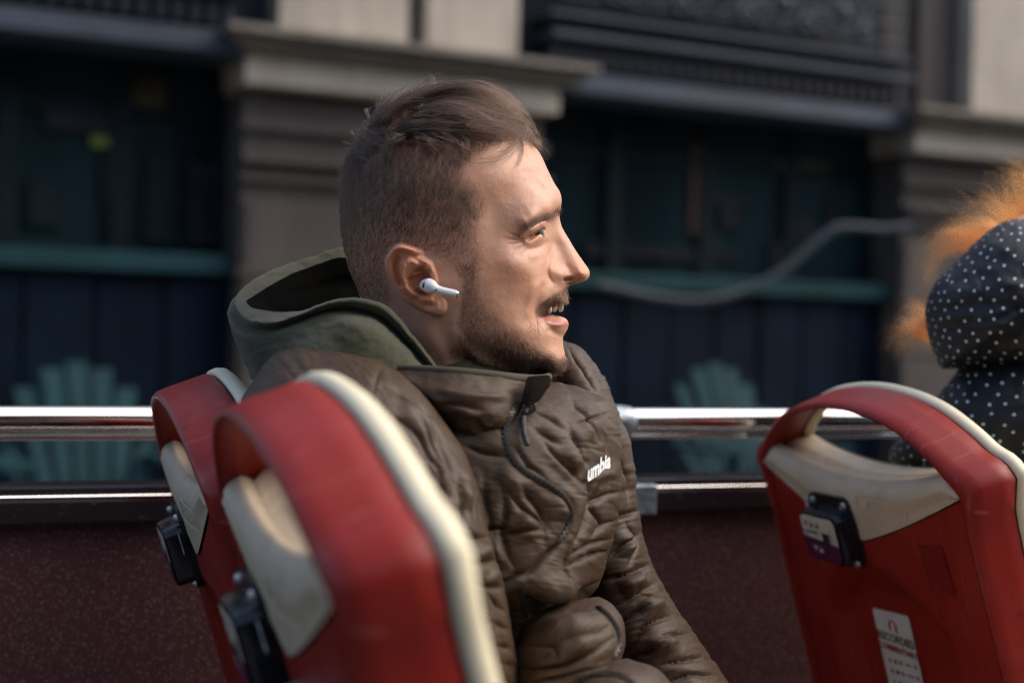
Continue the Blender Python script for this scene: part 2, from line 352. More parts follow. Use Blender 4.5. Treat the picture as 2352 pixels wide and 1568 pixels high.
# ------------------------------------------------------------------ fan-back garden chairs on the terrace
def fan_chair(u, v, D, label, rot=0.0):
    """(u, v): top of the fan in the photograph, D: metres from the camera square to the wall"""
    q = onplane(u, v, BN*D, BN); root = empty('garden_chair', (q[0], q[1], 2.25)); tag(root, label, 'chair', 'teal fan-back chairs on the terrace')
    H = q[2]-2.25
    def loc(a, b, c):                                           # a: along, b: towards camera, c: up
        ca, sa = math.cos(rot), math.sin(rot); return q*np.array([1, 1, 0]) + BD*(a*ca-b*sa) - BN*(a*sa+b*ca) + UP*(2.25+c)
    def bar(name, pts, wd, th, side):
        ps = np.array(pts, float); vv = []
        d = np.diff(ps, axis=0)[0]; s_ = np.asarray(side, float); s_ /= np.linalg.norm(s_); n_ = np.cross(d, s_); n_ /= np.linalg.norm(n_)
        for k, p_ in enumerate(ps):
            w2 = wd[k]/2 if hasattr(wd, '__len__') else wd/2
            for i, j in ((-1, -1), (1, -1), (1, 1), (-1, 1)): vv.append(loc(*(p_+s_*w2*i+n_*th/2*j)))
        mesh(name, vv, [(0, 1, 2, 3), (7, 6, 5, 4), (0, 4, 5, 1), (1, 5, 6, 2), (2, 6, 7, 3), (3, 7, 4, 0)], m_teal, root, smooth=False)
    for k in range(7):                                          # fanned back slats
        fr = (k-3)/3; top = H*(1-.27*abs(fr)**1.9); a0 = fr*.20; a1 = fr*.335
        bar('slat', [(a0, -.02, .30), (a1, -.30, top)], [.05, .092], .02, (1, 0, 0))
    for sg in (-1, 1):
        bar('arm', [(sg*.34, .42, .56), (sg*.33, -.28, .54)], [.15, .09], .025, (1, 0, 0)); bar('front_leg', [(sg*.31, .34, .545), (sg*.31, .34, 0)], .10, .03, (0, 1, 0)); bar('rear_leg', [(sg*.28, .36, .36), (sg*.28, -.55, .02)], .11, .03, (0, .4, 1))
    for k in range(5): bar('seat_slat', [(-.29, .36-.09*k, .365-.018*k), (.29, .36-.09*k, .365-.018*k)], .08, .02, (0, 1, 0))
    bar('back_rail', [(-.3, -.06, .34), (.3, -.06, .34)], .07, .025, (0, .2, 1)); bar('back_rail', [(-.33, -.2, .66), (.33, -.2, .66)], .06, .025, (0, .2, 1))
    return root
fan_chair(205, 836, 6.35, 'teal fan-back garden chair beyond the rail at the left edge of the picture')
fan_chair(1712, 838, 6.35, 'teal fan-back garden chair beyond the rail, next to the metal rail bracket')

# ------------------------------------------------------------------ bus: deck, side panel, rail
m_deck = simple('deck_vinyl', (.05, .05, .055), .7, bump=.3, bscale=300)
g = NG('maroon_speckled_laminate'); co = g.coord()
v1 = g.n('TexVoronoi', _feature='F1'); g.t.links.new(co, v1.inputs['Vector']); v1.inputs['Scale'].default_value = 430
fleck = g.ramp(v1.outputs['Color'], (.62, 0.), (.72, 1.)); fl2 = g.noise(g.coord(scale=(1, 1, .6)), 420, 3)
fl = g.math('MULTIPLY', fleck, g.ramp(fl2, (.45, 0.), (.62, 1.)))
colr = g.mix(g.ramp(g.noise(co, 3, 4), (.3, 0.), (.7, 1.)), (.060, .018, .019), (.085, .028, .028)); colr = g.mix(g.ramp(fl2, (.4, 0.), (.7, .5)), colr, (.11, .04, .042))
g.base(g.mix(g.math('MULTIPLY', fl, .5), colr, (.30, .20, .20)), g.math('SUBTRACT', .55, g.math('MULTIPLY', fl, .2)), 0, .4); g.bump(g.math('ADD', fl2, fl), .35, .0012); m_panel = g.m
g = NG('brushed_chrome'); g.base((.72, .71, .69), g.ramp(g.noise(g.coord(scale=(1, 40, 40)), 6, 4), (.3, .035), (.7, .085)), 1.0); m_chrome = g.m
m_castal = NG('cast_aluminium'); co = m_castal.coord(); nz = m_castal.noise(co, 140, 5); m_castal.base(m_castal.ramp(nz, (.35, (.16, .20, .24)), (.7, (.40, .45, .49))), .42, .75); m_castal.bump(nz, .6, .002); m_castal = m_castal.m
g = NG('dark_anodised_strip'); nz = g.noise(g.coord(scale=(1, 1, 8)), 9, 5); sc_ = g.ramp(g.noise(g.coord(scale=(14, 1, 40)), 5, 6), (.64, 0.), (.70, 1.)); g.base(g.mix(g.math('MULTIPLY', sc_, .35), (.03, .022, .026), (.30, .28, .28)), g.ramp(nz, (.3, .16), (.7, .3)), .35, .5); m_strip = g.m
XA, XB = -1.6, 3.2
v, f = boxv(XA, XB, -.9, 1.6, 2.16, 2.25); tag(mesh('bus_deck', v, f, m_deck, smooth=False), kind='structure')
side = empty('bus_side_panel', (.6, 1.52, 2.25)); tag(side, 'maroon speckled bus side panel with dark metal capping strip below the rail', 'bus panel')
v, f = boxv(XA, XB, 1.503, 1.54, 2.25, 3.208, .004); mesh('panel', v, f, m_panel, side, smooth=False)
v, f = boxv(XA, XB, 1.488, 1.545, 3.196, 3.222, .003); mesh('capping_strip', v, f, m_strip, side, smooth=False)
v, f = sweep([(XA, 1.491, 3.2235), (XB, 1.491, 3.2235)], .0026, 10); mesh('capping_bead', v, f, m_chrome, side)
v, f = boxv(XA, XB, 1.494, 1.55, 3.2225, 3.234, .002); mesh('glazing_channel', v, f, m_strip, side, smooth=False)
q = onplane(1485, 1138, (0, 1.486, 0), np.array([0, 1., 0])); v, f = boxv(q[0]-.06, q[0]+.012, 1.482, 1.55, 3.193, 3.229, .003); mesh('joint_cover', v, f, m_castal, side, smooth=False)
rail = empty('handrail', (.6, 1.52, 3.222)); tag(rail, 'polished metal handrail running along the top of the bus side', 'handrail')
v, f = sweep([(XA, 1.52, 3.300), (XB, 1.52, 3.300)], .0137, 28); mesh('tube', v, f, m_chrome, rail)
v, f = sweep([(XA, 1.522, 3.2815), (XB, 1.522, 3.2815)], .0034, 12); mesh('lower_rod', v, f, m_chrome, rail)
for u in (1412, -330):
    q = onplane(u, 970, (0, 1.52, 0), np.array([0, 1., 0])); x = q[0]
    v, f = sweep(np.array([(x+t, 1.52, 3.298) for t in (-.030, -.028, -.02, 0, .012, .02, .0235)]), [.010, .0165, .0185, .019, .0185, .0165, .014], 24)
    v2, f2 = sweep([(x-.004, 1.52, 3.298), (x-.002, 1.521, 3.27), (x, 1.522, 3.23)], [.018, .0165, .0155], 20); v, f = join((v, f), (v2, f2)); mesh('bracket', v, f, m_castal, rail)

# ------------------------------------------------------------------ seats
REC = math.radians(17)
g = NG('red_moulded_plastic'); co = g.coord(); fine = g.noise(co, 900, 3); big = g.noise(co, 7, 5); scr = g.ramp(g.noise(g.coord(scale=(5, 90, 9), rot=(.5, .2, .6)), 3, 6), (.63, 0.), (.67, 1.))
colr = g.ramp(big, (.3, (.225, .014, .0085)), (.72, (.285, .020, .013))); colr = g.mix(g.ramp(g.noise(co, 26, 6), (.5, 0.), (.8, .22)), colr, (.31, .07, .055)); colr = g.mix(g.math('MULTIPLY', scr, .30), colr, (.46, .16, .13)); grime = g.ramp(g.noise(co, 55, 6, .65), (.58, 0.), (.72, .45)); colr = g.mix(grime, colr, (.10, .012, .010))
g.base(colr, g.ramp(big, (.3, .36), (.7, .48)), 0, .3); g.bump(fine, .22, .0006); m_red = g.m
g = NG('cream_moulded_plastic'); co = g.coord(); big = g.noise(co, 9, 5); fine = g.noise(co, 800, 3)
colr = g.ramp(big, (.3, (.50, .41, .295)), (.7, (.56, .475, .35))); colr = g.mix(g.ramp(g.noise(co, 40, 6), (.46, 0.), (.78, .55)), colr, (.33, .25, .17)); g.base(colr, .5, 0, .35); g.bump(fine, .2, .0006); m_cream = g.m
m_cream_f = simple('ivory_front_shell', (.76, .69, .49), .5, var=.05, scale=12)
m_black = simple('black_gloss_plastic', (.008, .009, .012), .24, var=.2, spec=.5); m_screw = simple('zinc_screw', (.45, .43, .4), .35, .9)
m_white = simple('printed_white_vinyl', (.62, .63, .62), .45, var=.05); m_ink = simple('black_print', (.015, .015, .018), .5); m_face = simple('ivory_print', (.55, .50, .40), .4, var=.06); m_purple = simple('purple_print', (.085, .008, .040), .4)
m_screen = simple('lcd_screen', (.035, .035, .03), .15); m_olive_p = simple('olive_print', (.14, .12, .04), .6); m_red_p = simple('red_print', (.36, .02, .02), .6); m_grey_pl = simple('grey_blue_plastic', (.20, .25, .29), .45)
m_gap = simple('dark_seam_rubber', (.02, .018, .016), .8); m_tape = simple('faded_tape', (.185, .014, .010), .25, var=.1)

AR = np.array([(-.177, -.03), (-.159, -.012), (-.143, .002), (-.109, .022), (-.073, .034), (-.031, .0405), (.0, .042), (.031, .0405), (.073, .034), (.109, .022), (.143, .002), (.159, -.012), (.177, -.03)])
def arch(n=60): return crom(AR, n)
def LS(f, l, h): return (f, l, h)                               # seat-back frame: forward, sideways (away from the viewer), up the back
def ribbon(inner, prof):
    """sweep a closed profile [(forward, outward)] along the path inner (l,h); outward = away from the seat centre"""
    p = np.asarray(inner, float); T = np.gradient(p, axis=0); T /= np.linalg.norm(T, axis=1)[:, None]; N = np.stack([-T[:, 1], T[:, 0]], 1)
    v = [[LS(fo, p[i, 0]+N[i, 0]*o, p[i, 1]+N[i, 1]*o) for fo, o in prof] for i in range(len(p))]
    return np.array(v, float), N
# path of the inner edge: up the near side, over the arch, down the far side
def upath(nside=22, na=80, bottom=-.46):
    a = arch(na); near = [(-.186+(-.177+.186)*((h-bottom)/(-.055-bottom)), h) for h in np.linspace(bottom, -.055, nside)]
    far = [(-l, h) for l, h in near[::-1]]
    return np.vstack([near, a, far])
def outward(prof_fn, path):
    T = np.gradient(path, axis=0); T /= np.linalg.norm(T, axis=1)[:, None]+1e-9
    N = np.stack([-T[:, 1], T[:, 0]], 1)
    for _ in range(1): N = np.vstack([N[:1], (N[:-2]+2*N[1:-1]+N[2:])/4, N[-1:]])
    N /= np.linalg.norm(N, axis=1)[:, None]
    vs = []
    for i in range(len(path)):
        # shoulder: the outside of the frame has a corner where the arch meets the upright
        pr = prof_fn(path[i]); vs.append([LS(fo, path[i, 0]+N[i, 0]*o, path[i, 1]+N[i, 1]*o) for fo, o in pr])
    v = np.array(vs); n, m = v.shape[:2]
    return v.reshape(-1, 3), grid_faces(n, m, wrap_m=True, flip=True)
def shoulder(q): return .0125*math.exp(-((q[1]+.031)/.015)**2)+.004*math.exp(-((q[1]+.02)/.05)**2)
def frame_prof(q):
    sh = shoulder(q)                                             # fuller at the shoulder
    return [(.000, .000), (-.003, .0015+sh*.2), (-.003, .0045+sh*.5), (.0005, .0066+sh*.8), (.012, .0076+sh*.95), (.030, .0086+sh), (.0440, .0094+sh*1.03), (.0455, .0080+sh), (.0455, .002), (.030, -.001), (.012, -.0015)]
def rim_prof(q):
    sh = shoulder(q)*1.04
    return [(.0480, .002), (.0476, .0088+sh), (.0495, .0112+sh), (.0540, .0118+sh), (.0590, .0104+sh), (.0618, .0070+sh), (.0625, .003), (.060, .000), (.054, -.001)]
def gap_prof(q): sh = shoulder(q); return [(.042, .002), (.042, .0066+sh), (.050, .0072+sh), (.052, .002)]
AH = crom(AR, 400)
def archh(l): return np.interp(np.abs(l), np.abs(AH[200:, 0]), AH[200:, 1])
def vcream(l): a = np.abs(l)/.178; return -.096+.064*np.clip(a, 0, 1)**1.2      # lower edge of the cream insert
def hlip(l): return -.030+.020*np.clip(np.abs(l)/.16, 0, 1.1)**2
def build_seat():
    root = empty('bus_seat_unit'); back = empty('seat_back'); back.parent = root
    # back frame is tilted: parts below are written in the seat-back frame, so the tilt is baked in here
    c, s_ = math.cos(REC), math.sin(REC)
    def tilt(v): v = np.asarray(v, float); return np.stack([v[..., 0]*c-v[..., 2]*s_, v[..., 1], v[..., 0]*s_+v[..., 2]*c], -1).reshape(-1, 3)
    def add(name, vf, m, parent=root, smooth=True): return mesh(name, tilt(vf[0]), vf[1], m, parent, smooth, local=True)
    path = upath()
    fr = add('rear_frame', outward(frame_prof, path), m_red); add('front_shell_rim', outward(rim_prof, path), m_cream_f); add('seam', outward(gap_prof, path), m_gap)
    # rear panel with recess and grooves
    nl, nh = 96, 110; ls = np.linspace(-.181, .181, nl); v = []
    for i, l in enumerate(ls):
        top = vcream(l)-.0008
        for k in range(nh):
            h = top+(-.46-top)*(k/(nh-1))**1.1; al = abs(l); f_ = -.006*(1-(l/.18)**2)+.004*sst(.150, .180, al)
            rec = sst(.118+.10*(-.02-h)*.2, .085, al)*sst(-.115, -.168, h+.5*max(al-.03, 0)**1.2*2); f_ += .024*rec
            gl = .093+(-.058-h)*.16
            f_ += .0022*math.exp(-((al-gl)/.0013)**2)*(1 if h < vcream(gl)+.0 else 0)
            v.append(LS(f_, l, h))
    add('rear_panel', (np.array(v), grid_faces(nl, nh, flip=True)), m_red)
    # cream insert with a rolled lip at the hand hole
    nk = 34; ls = np.linspace(-.1785, .1785, 90); v = []
    for l in ls:
        b = vcream(l)+.0008; t = max(min(hlip(l), float(archh(l))+.002), b+.001)
        for k in range(nk):
            q = k/(nk-1)
            if q < .62: qq = q/.62; h0 = b+(t-b)*.55; h = b+(h0-b)*qq; f_ = -.0065*(1-(l/.18)**2)-.0012-.002*sst(.3, 1, qq)
            elif q < .82: qq = (q-.62)/.2; an = qq*math.pi/2; h0 = b+(t-b)*.55; f_ = -.0077*(1-(l/.18)**2)-.0015+.016*(1-math.cos(an)); h = h0+(t-h0)*math.sin(an)
            else: qq = (q-.82)/.18; f_ = -.0077*(1-(l/.18)**2)-.0015+.016+.045*qq; h = t-.006*math.exp(-((qq-.14)/.07)**2)-.004*qq
            v.append(LS(f_, l, h))
    ins = add('grab_insert', (np.array(v), grid_faces(90, nk)), m_cream)
    def insf(l, h):
        b = vcream(l)+.0008; t = max(min(hlip(l), float(archh(l))+.002), b+.001); qq = np.clip((h-b)/((t-b)*.55), 0, 1); return -.0065*(1-(l/.18)**2)-.0012-.002*float(sst(.3, 1, qq))
    v, f = text_mesh('FAINSA', .0135, bold=.0002, extrude=.0004); P0 = np.array([(insf(-.055-x, -.053+y)-.0002-z, -.055-x, -.053+y) for x, y, z in v]); add('embossed_letters', (P0, f), m_cream, ins, False)
    rr = []
    for k in range(48):
        a = 2*math.pi*k/48; cx, cy = math.cos(a), math.sin(a); l_, h_ = -.055+.040*np.sign(cx)*abs(cx)**.35, -.053+.0105*np.sign(cy)*abs(cy)**.45; rr.append((insf(l_, h_), l_, h_))
    v, f = sweep(np.array(rr+[rr[0]]), .0006, 6, cap=False); add('embossed_border', (v, f), m_cream, ins)
    # front of the back: cushion side, lower shell
    nl, nh = 40, 40; v = []
    for l in np.linspace(-.176, .176, nl):
        for k in range(nh): h = hlip(l)-.004+(-.5+.03)*k/(nh-1); v.append(LS(.056+.012*(1-(l/.176)**2)*sst(0, .2, k/(nh-1)), l, h))
    add('front_shell', (np.array(v), grid_faces(nl, nh)), m_cream_f)
    # audio unit
    L0, H0 = .037, -.0875
    def rr_poly(w_, h_, r, n=6):
        out = []
        for (sx, sy, a0) in ((1, 1, 0), (-1, 1, 90), (-1, -1, 180), (1, -1, 270)):
            for k in range(n+1): a = math.radians(a0+90*k/n); out.append((sx*(w_/2-r)+r*math.cos(a), sy*(h_/2-r)+r*math.sin(a)))
        return out
    plate = add('audio_unit', prism(rr_poly(.080, .076, .014), -.0125, -.004, lambda p, q, a: LS(a, L0+p, H0+q)), m_black, smooth=False)
    rings = []
    for (f_, k_, dz) in ((-.0125, 1.0, 0), (-.020, .985, 0), (-.0265, .965, -.0005), (-.0285, .92, -.0005)): rings.append([LS(f_, L0+.002+p*k_, H0-.004+dz+q*k_) for p, q in rr_poly(.076, .055, .010)])
    v = np.array(rings); n, m_ = v.shape[:2]; fcs = grid_faces(n, m_, wrap_m=True).tolist()+[tuple((n-1)*m_+i for i in range(m_))]
    add('housing', (v.reshape(-1, 3), fcs), m_black, plate)
    FPL = -.0287
    v = [LS(FPL-.0004, L0+.002+p*.86, H0-.0045+q*.86) for p, q in rr_poly(.076, .055, .008)]
    add('face_plate', (np.array(v), [tuple(range(len(v)))]), m_face, plate, False)
    lo = [(p, q) for p, q in rr_poly(.076, .055, .008)]; lo = [(p*.86, min(q*.86, .000 if p > -.012 else -.004)) for p, q in lo]
    add('face_plate_lower', (np.array([LS(FPL-.0007, L0+.002+p, H0-.0045+q) for p, q in lo]), [tuple(range(len(lo)))]), m_purple, plate, False)
    def fpoly(name, pts, m, z=.0010): add(name, (np.array([LS(FPL-z, L0+.002+p*.93, H0-.0045+q*.74) for p, q in pts]), [tuple(range(len(pts)))]), m, plate, False)
    tri = lambda x, y, r, up: [(x-r, y-r*.8*up), (x, y+r*.9*up), (x+r, y-r*.8*up)]
    fpoly('down_mark', tri(.024, .019, .0045, -1), m_purple); fpoly('up_mark', tri(.013, .019, .0045, 1), m_purple); fpoly('microphone_mark', tri(.001, .017, .0042, -1), m_ink); fpoly('microphone_mark', [(-.0012, .0215), (.0032, .0215), (.0032, .0228), (-.0012, .0228)], m_ink)
    fpoly('down_mark', tri(.014, -.016, .0045, -1), m_face); fpoly('up_mark', tri(.003, -.017, .0045, 1), m_face)
    fpoly('screen', [(-.0055, .010), (-.0205, .010), (-.0205, -.012), (-.0055, -.012)], m_screen)
    fpoly('level_mark', [(-.0235, .018), (-.0243, .018), (-.0243, .004), (-.0235, .004)], m_ink); fpoly('level_mark', [(-.0243, .004), (-.0243, .0048), (-.028, .0048), (-.028, .004)], m_ink)
    for k in range(6): fpoly('level_mark', [(-.0275, .001-.0045*k), (-.0290, .001-.0045*k), (-.0290, -.001-.0045*k), (-.0275, -.001-.0045*k)], m_ink)
    v, f = text_mesh('CHANNEL', .0062, bold=.00012); add('channel_lettering', (np.array([LS(FPL-.0010, L0+.018-x, H0-.0045+.0055+y*.85) for x, y, z in v]), f), m_ink, plate, False)
    v, f = text_mesh('VOLUME', .0056, bold=.0001); add('volume_lettering', (np.array([LS(FPL-.0010, L0+.008-x, H0-.0045-.0045+y*.85) for x, y, z in v]), f), m_ink, plate, False)
    th = np.linspace(.2, math.pi-.2+2*.0, 14); hp = [LS(FPL-.0008, L0+.024+.0035*math.cos(t), H0-.0045-.014+.0035*math.sin(t)) for t in th]; v, f = sweep(np.array(hp), .0005, 6); add('headphone_mark', (v, f), m_ink, plate)
    for (pl, ph) in ((.029, .0295), (-.030, .0295), (-.031, -.0325), (.029, -.0325)):
        v, f = sweep([LS(-.0125, L0+pl, H0+ph), LS(-.0145, L0+pl, H0+ph), LS(-.0160, L0+pl, H0+ph)], [.0042, .0040, .0026], 14); add('screw', (v, f), m_screw, plate)
    # round number sticker beside the unit
    n = 24; v = [LS(-.0102+.0045*(.098/.18)**2*1.3, L0+.046+.0085*math.cos(2*math.pi*k/n), H0+.020+.0105*math.sin(2*math.pi*k/n)) for k in range(n)]
    st = add('number_sticker', (np.array(v), [tuple(range(n))]), m_white, smooth=False)
    v, f = text_mesh('76', .013, bold=.0003); add('number', (np.array([LS(-.0106+.0045*(.098/.18)**2*1.3, L0+.046-x, H0+.020+y) for x, y, z in v]), f), m_ink, st, False)
    # seat cushion and pedestal
    v, f = boxv(.05, .50, -.195, .195, -.02, .06, .03, 3); v = v+np.array([.10, 0, -.66]); mesh('cushion', v, f, m_red, root, local=True)
    v, f = boxv(.18, .52, -.15, .15, -.95+.0, -.68, .02); mesh('pedestal', v, f, m_black, root, local=True, smooth=False)
    bpy.data.objects.remove(back)
    return root
def copy_tree(o, parent=None):
    c = o.copy(); COL.objects.link(c); c.parent = parent
    for ch in [x for x in bpy.data.objects if x.parent == o]: copy_tree(ch, c)
    return c
seat = build_seat(); seat.location = (.79, 1.2525, 3.288)
seatF = copy_tree(seat); seatF.location = (.126, 1.2525, 3.294)
seatN = copy_tree(seat); seatN.location = (.126, .805, 3.306)
for sc_ in (seatF, seatN):
    for ch in [x for x in bpy.data.objects if x.parent == sc_ and x.name.startswith('number_sticker')]: ch.location = (-.001, -.050, -.022)
    for ch in [x for x in bpy.data.objects if x.parent == sc_ and x.name.startswith('audio_unit')]: ch.location = (.004, .048, -.010)
tag(seat, 'red and cream bus seat back with commentary sticker, in front of the polka-dot coat', 'bus seat', 'red and cream bus seats')
tag(seatF, 'red and cream bus seat back beside the rail, partly hidden by the blurred nearest seat', 'bus seat', 'red and cream bus seats')
tag(seatN, 'large blurred red and cream bus seat back nearest the viewer, grey clip at its foot', 'bus seat', 'red and cream bus seats')
c17, s17 = math.cos(REC), math.sin(REC)
def tl(f_, l, h): return (f_*c17-h*s17, l, f_*s17+h*c17)
def stk(name, pts, m, parent, lift): return mesh(name, [tl(-lift+.018, l, h) for l, h in pts], [tuple(range(len(pts)))], m, parent, False, local=True)
# commentary sticker on the front seat (sits in the recess)
SX = lambda p, q: (.0495-p*.067+.0035*q/.1, -.186-q+.004*p)        # p: 0 far .. 1 near, q: metres down the back
cs = stk('commentary_sticker', [SX(.03, 0), SX(.97, 0), SX(1, .004), SX(1, .17), SX(0, .17), SX(0, .004)], m_white, seat, .0015)
def sticker_text(name, body, size, p, q, m, bold):
    v, f = text_mesh(body, size, bold=bold); mesh(name, [tl(.0158, *(np.array(SX(p, q))+np.array([-x, y]))) for x, y, z in v], f, m, cs, False, local=True)
sticker_text('heading', 'RECORDED', .0126, .5, .031, m_olive_p, .0004); sticker_text('heading', 'COMMENTARY', .0100, .5, .043, m_red_p, .0003)
hp = [tl(.0158, *(np.array(SX(.5, .016))+np.array([.0055*math.cos(t), .006*math.sin(t)]))) for t in np.linspace(-.5, math.pi+.5, 18)]; v, f = sweep(np.array(hp), .0008, 6); mesh('headphone_mark', v, f, m_red_p, cs, local=True)
for sg in (-1, 1):
    a = np.array(SX(.5, .0195))+np.array([sg*.0055, 0]); mesh('headphone_mark', [tl(.0157, a[0]+dx, a[1]+dy) for dx, dy in ((-.0013, -.003), (.0013, -.003), (.0013, .003), (-.0013, .003))], [(0, 1, 2, 3)], m_red_p, cs, False, local=True)
flag = [m_red_p, m_ink, m_ink, m_warm, m_ink, m_red_p]
for k in range(6):
    for j, (p, wd, m) in enumerate(((.2, .004, m_red_p), (.36, .0045, flag[k]), (.50, .004, m_red_p), (.70, .010+.003*(k % 2), m_red_p), (.90, .004, m_olive_p))):
        a = np.array(SX(p, .057+.0125*k)); hh = .0022 if j != 3 else .001
        mesh('listing_mark', [tl(.0158, a[0]+dx*wd/2, a[1]+dy*hh) for dx, dy in ((-1, -1), (1, -1), (1, 1), (-1, 1))], [(0, 1, 2, 3)], m, cs, False, local=True)
# square of old tape on the front seat
tp = [(-.100, -.085), (-.137, -.080), (-.140, -.128), (-.104, -.134)]
mesh('old_tape', [tl(-.0062*(1-(l/.18)**2)-.0012, l, h) for l, h in tp], [(0, 1, 2, 3)], m_tape, seat, False, local=True)
# grey clip on the nearest seat
v, f = boxv(-.040, .004, -.045, .012, -.22, -.112, .009, 3); mesh('grey_clip', np.array([tl(a, b, c_) for a, b, c_ in v]), f, m_grey_pl, seatN, local=True)
v, f = boxv(-.0415, -.035, -.024, -.010, -.165, -.128, .003, 2); mesh('clip_slot', np.array([tl(a, b, c_) for a, b, c_ in v]), f, m_black, seatN, local=True)

# ------------------------------------------------------------------ the seated person: head
D0 = 1.20; MM = FPX/1000/D0                                     # depth of the middle plane; MM: photo units per millimetre there
HC = (1080., 680.)
OUT = np.array([(1222, 331), (1241, 354), (1259, 392), (1274, 422), (1285.5, 440), (1290, 459), (1288, 476), (1285, 490), (1285.5, 502), (1291, 522), (1303, 543), (1321, 573), (1338, 598), (1350, 615), (1354.5, 627), (1351, 639), (1338, 647.5), (1319, 651.5), (1308, 655),
    (1304, 662), (1302, 672), (1303, 682), (1302, 690), (1292, 700), (1277, 706), (1264, 714), (1273, 723), (1292, 727.5), (1302, 734), (1306, 744), (1304, 754), (1299, 764), (1293.5, 774), (1293, 788), (1296, 805), (1299, 820), (1297, 836), (1287, 848), (1265, 857), (1225, 866), (1185, 880), (1165, 910), (1160, 950), (1160, 1000), (1050, 1012), (900, 1005), (830, 960), (832, 880), (836, 800), (838, 730), (824, 672), (803, 622), (788, 562), (782, 500), (785, 430), (798, 368), (827, 312), (872, 268), (932, 239), (1000, 228), (1080, 237), (1145, 261), (1190, 295)], float)
o2 = crom(OUT, 1400, closed=True)
ang = np.arctan2(o2[:, 1]-HC[1], o2[:, 0]-HC[0]); rad = np.hypot(o2[:, 1]-HC[1], o2[:, 0]-HC[0]); od = np.argsort(ang)
def rout(a): return np.interp(a, ang[od], rad[od], period=2*math.pi)
# working raster
RU0, RV0, RW, RHH = 740, 180, 660, 840
uu = np.arange(RU0, RU0+RW); vv = np.arange(RV0, RV0+RHH); RU, RV = np.meshgrid(uu, vv)
cu, cv = np.meshgrid(np.arange(RU0, RU0+RW+4, 4), np.arange(RV0, RV0+RHH+4, 4))
dd = np.full(cu.shape, 1e9)
for k in range(0, len(o2), 2): dd = np.minimum(dd, np.hypot(cu-o2[k, 0], cv-o2[k, 1]))
def up4(a):
    a = np.asarray(a); x = np.arange(RW)/4; y = np.arange(RHH)/4; x0 = x.astype(int); y0 = y.astype(int); fx = (x-x0)[None]; fy = (y-y0)[:, None]
    return (a[y0][:, x0]*(1-fx)+a[y0][:, x0+1]*fx)*(1-fy)+(a[y0+1][:, x0]*(1-fx)+a[y0+1][:, x0+1]*fx)*fy
DIST = up4(dd)
def tps(ctrl, lam=.5):
    c = np.array(ctrl, float); X = c[:, :2]/100; n = len(c)
    def K(a, b): r = np.hypot(a[:, None, 0]-b[None, :, 0], a[:, None, 1]-b[None, :, 1]); return np.where(r > 0, r*r*np.log(r+1e-12), 0)
    A = np.zeros((n+3, n+3)); A[:n, :n] = K(X, X)+lam*.01*np.eye(n); A[:n, n] = 1; A[:n, n+1:] = X; A[n:, :n] = A[:n, n:].T
    b = np.zeros(n+3); b[:n] = c[:, 2]; sol = np.linalg.solve(A, b)
    q = np.stack([cu.ravel(), cv.ravel()], 1)/100; out = K(q, X)@sol[:n]+sol[n]+q@sol[n+1:]
    return up4(out.reshape(cu.shape))
CT = [  # (u, v, half width in mm)
 (1000, 228, 70), (880, 268, 70), (800, 368, 72), (782, 500, 70), (803, 622, 60), (838, 730, 52), (836, 850, 56), (840, 1000, 60), (1000, 1000, 62), (1150, 1000, 56), (1165, 900, 48), (1080, 237, 68), (1160, 270, 64), (1222, 331, 54), (1259, 392, 50),
 (880, 430, 80), (950, 350, 78), (950, 500, 79), (870, 560, 75), (900, 660, 66), (860, 700, 56), (1050, 400, 74), (1050, 500, 75), (1100, 330, 70), (1150, 400, 65), (1130, 480, 66), (1180, 460, 59), (1220, 420, 53), (1250, 450, 46), (1195, 515, 60), (1230, 490, 53), (1262, 475, 42), (1285, 465, 30),
 (1285, 502, 12), (1262, 510, 24), (1240, 535, 43), (1212, 545, 50), (1185, 560, 57), (1150, 600, 66), (1090, 600, 71), (1050, 660, 72), (1000, 660, 71), (1200, 595, 57), (1230, 585, 45), (1255, 570, 26), (1275, 560, 13), (1300, 555, 9.5), (1325, 595, 11.5), (1300, 600, 13), (1275, 600, 20), (1255, 610, 33), (1340, 625, 15), (1315, 630, 16), (1290, 630, 18), (1268, 632, 24), (1250, 645, 38), (1215, 640, 54), (1160, 660, 65), (1100, 680, 70),
 (1305, 665, 20), (1280, 680, 24), (1250, 690, 36), (1220, 700, 48), (1300, 690, 18), (1280, 705, 20), (1255, 718, 30), (1240, 730, 37), (1300, 740, 17), (1275, 745, 26), (1250, 760, 37), (1294, 775, 20), (1270, 785, 30), (1295, 820, 24), (1265, 825, 33), (1230, 820, 42), (1200, 760, 54), (1150, 740, 64), (1090, 760, 67), (1050, 760, 66), (1160, 810, 57), (1100, 815, 62), (1060, 820, 58), (1140, 850, 52), (1200, 850, 45), (1250, 850, 34), (1180, 878, 40), (1050, 870, 55), (980, 800, 58), (950, 740, 62), (900, 760, 57), (960, 900, 57), (1100, 930, 52)]
T_ = tps(CT)
RC = [(1000, 228, 190), (800, 430, 190), (803, 622, 150), (836, 850, 150), (1000, 1000, 120), (1165, 930, 110), (1160, 280, 170), (1240, 360, 120), (1270, 420, 75), (1289, 460, 42), (1285, 500, 22), (1305, 550, 20), (1350, 625, 32), (1320, 650, 20), (1303, 670, 26), (1300, 690, 20), (1268, 712, 22), (1304, 740, 24), (1294, 778, 34), (1298, 815, 48), (1260, 858, 60), (1200, 870, 80), (1050, 560, 190), (1230, 560, 60), (1200, 700, 80)]
Rf = np.clip(tps(RC, 5), 15, 200)
gq = 1-np.clip(DIST/Rf, 0, 1); GE = np.sqrt(np.clip(1-gq*gq, 0, 1))
HW = GE*np.maximum(T_, 3)
DET = np.zeros_like(HW)
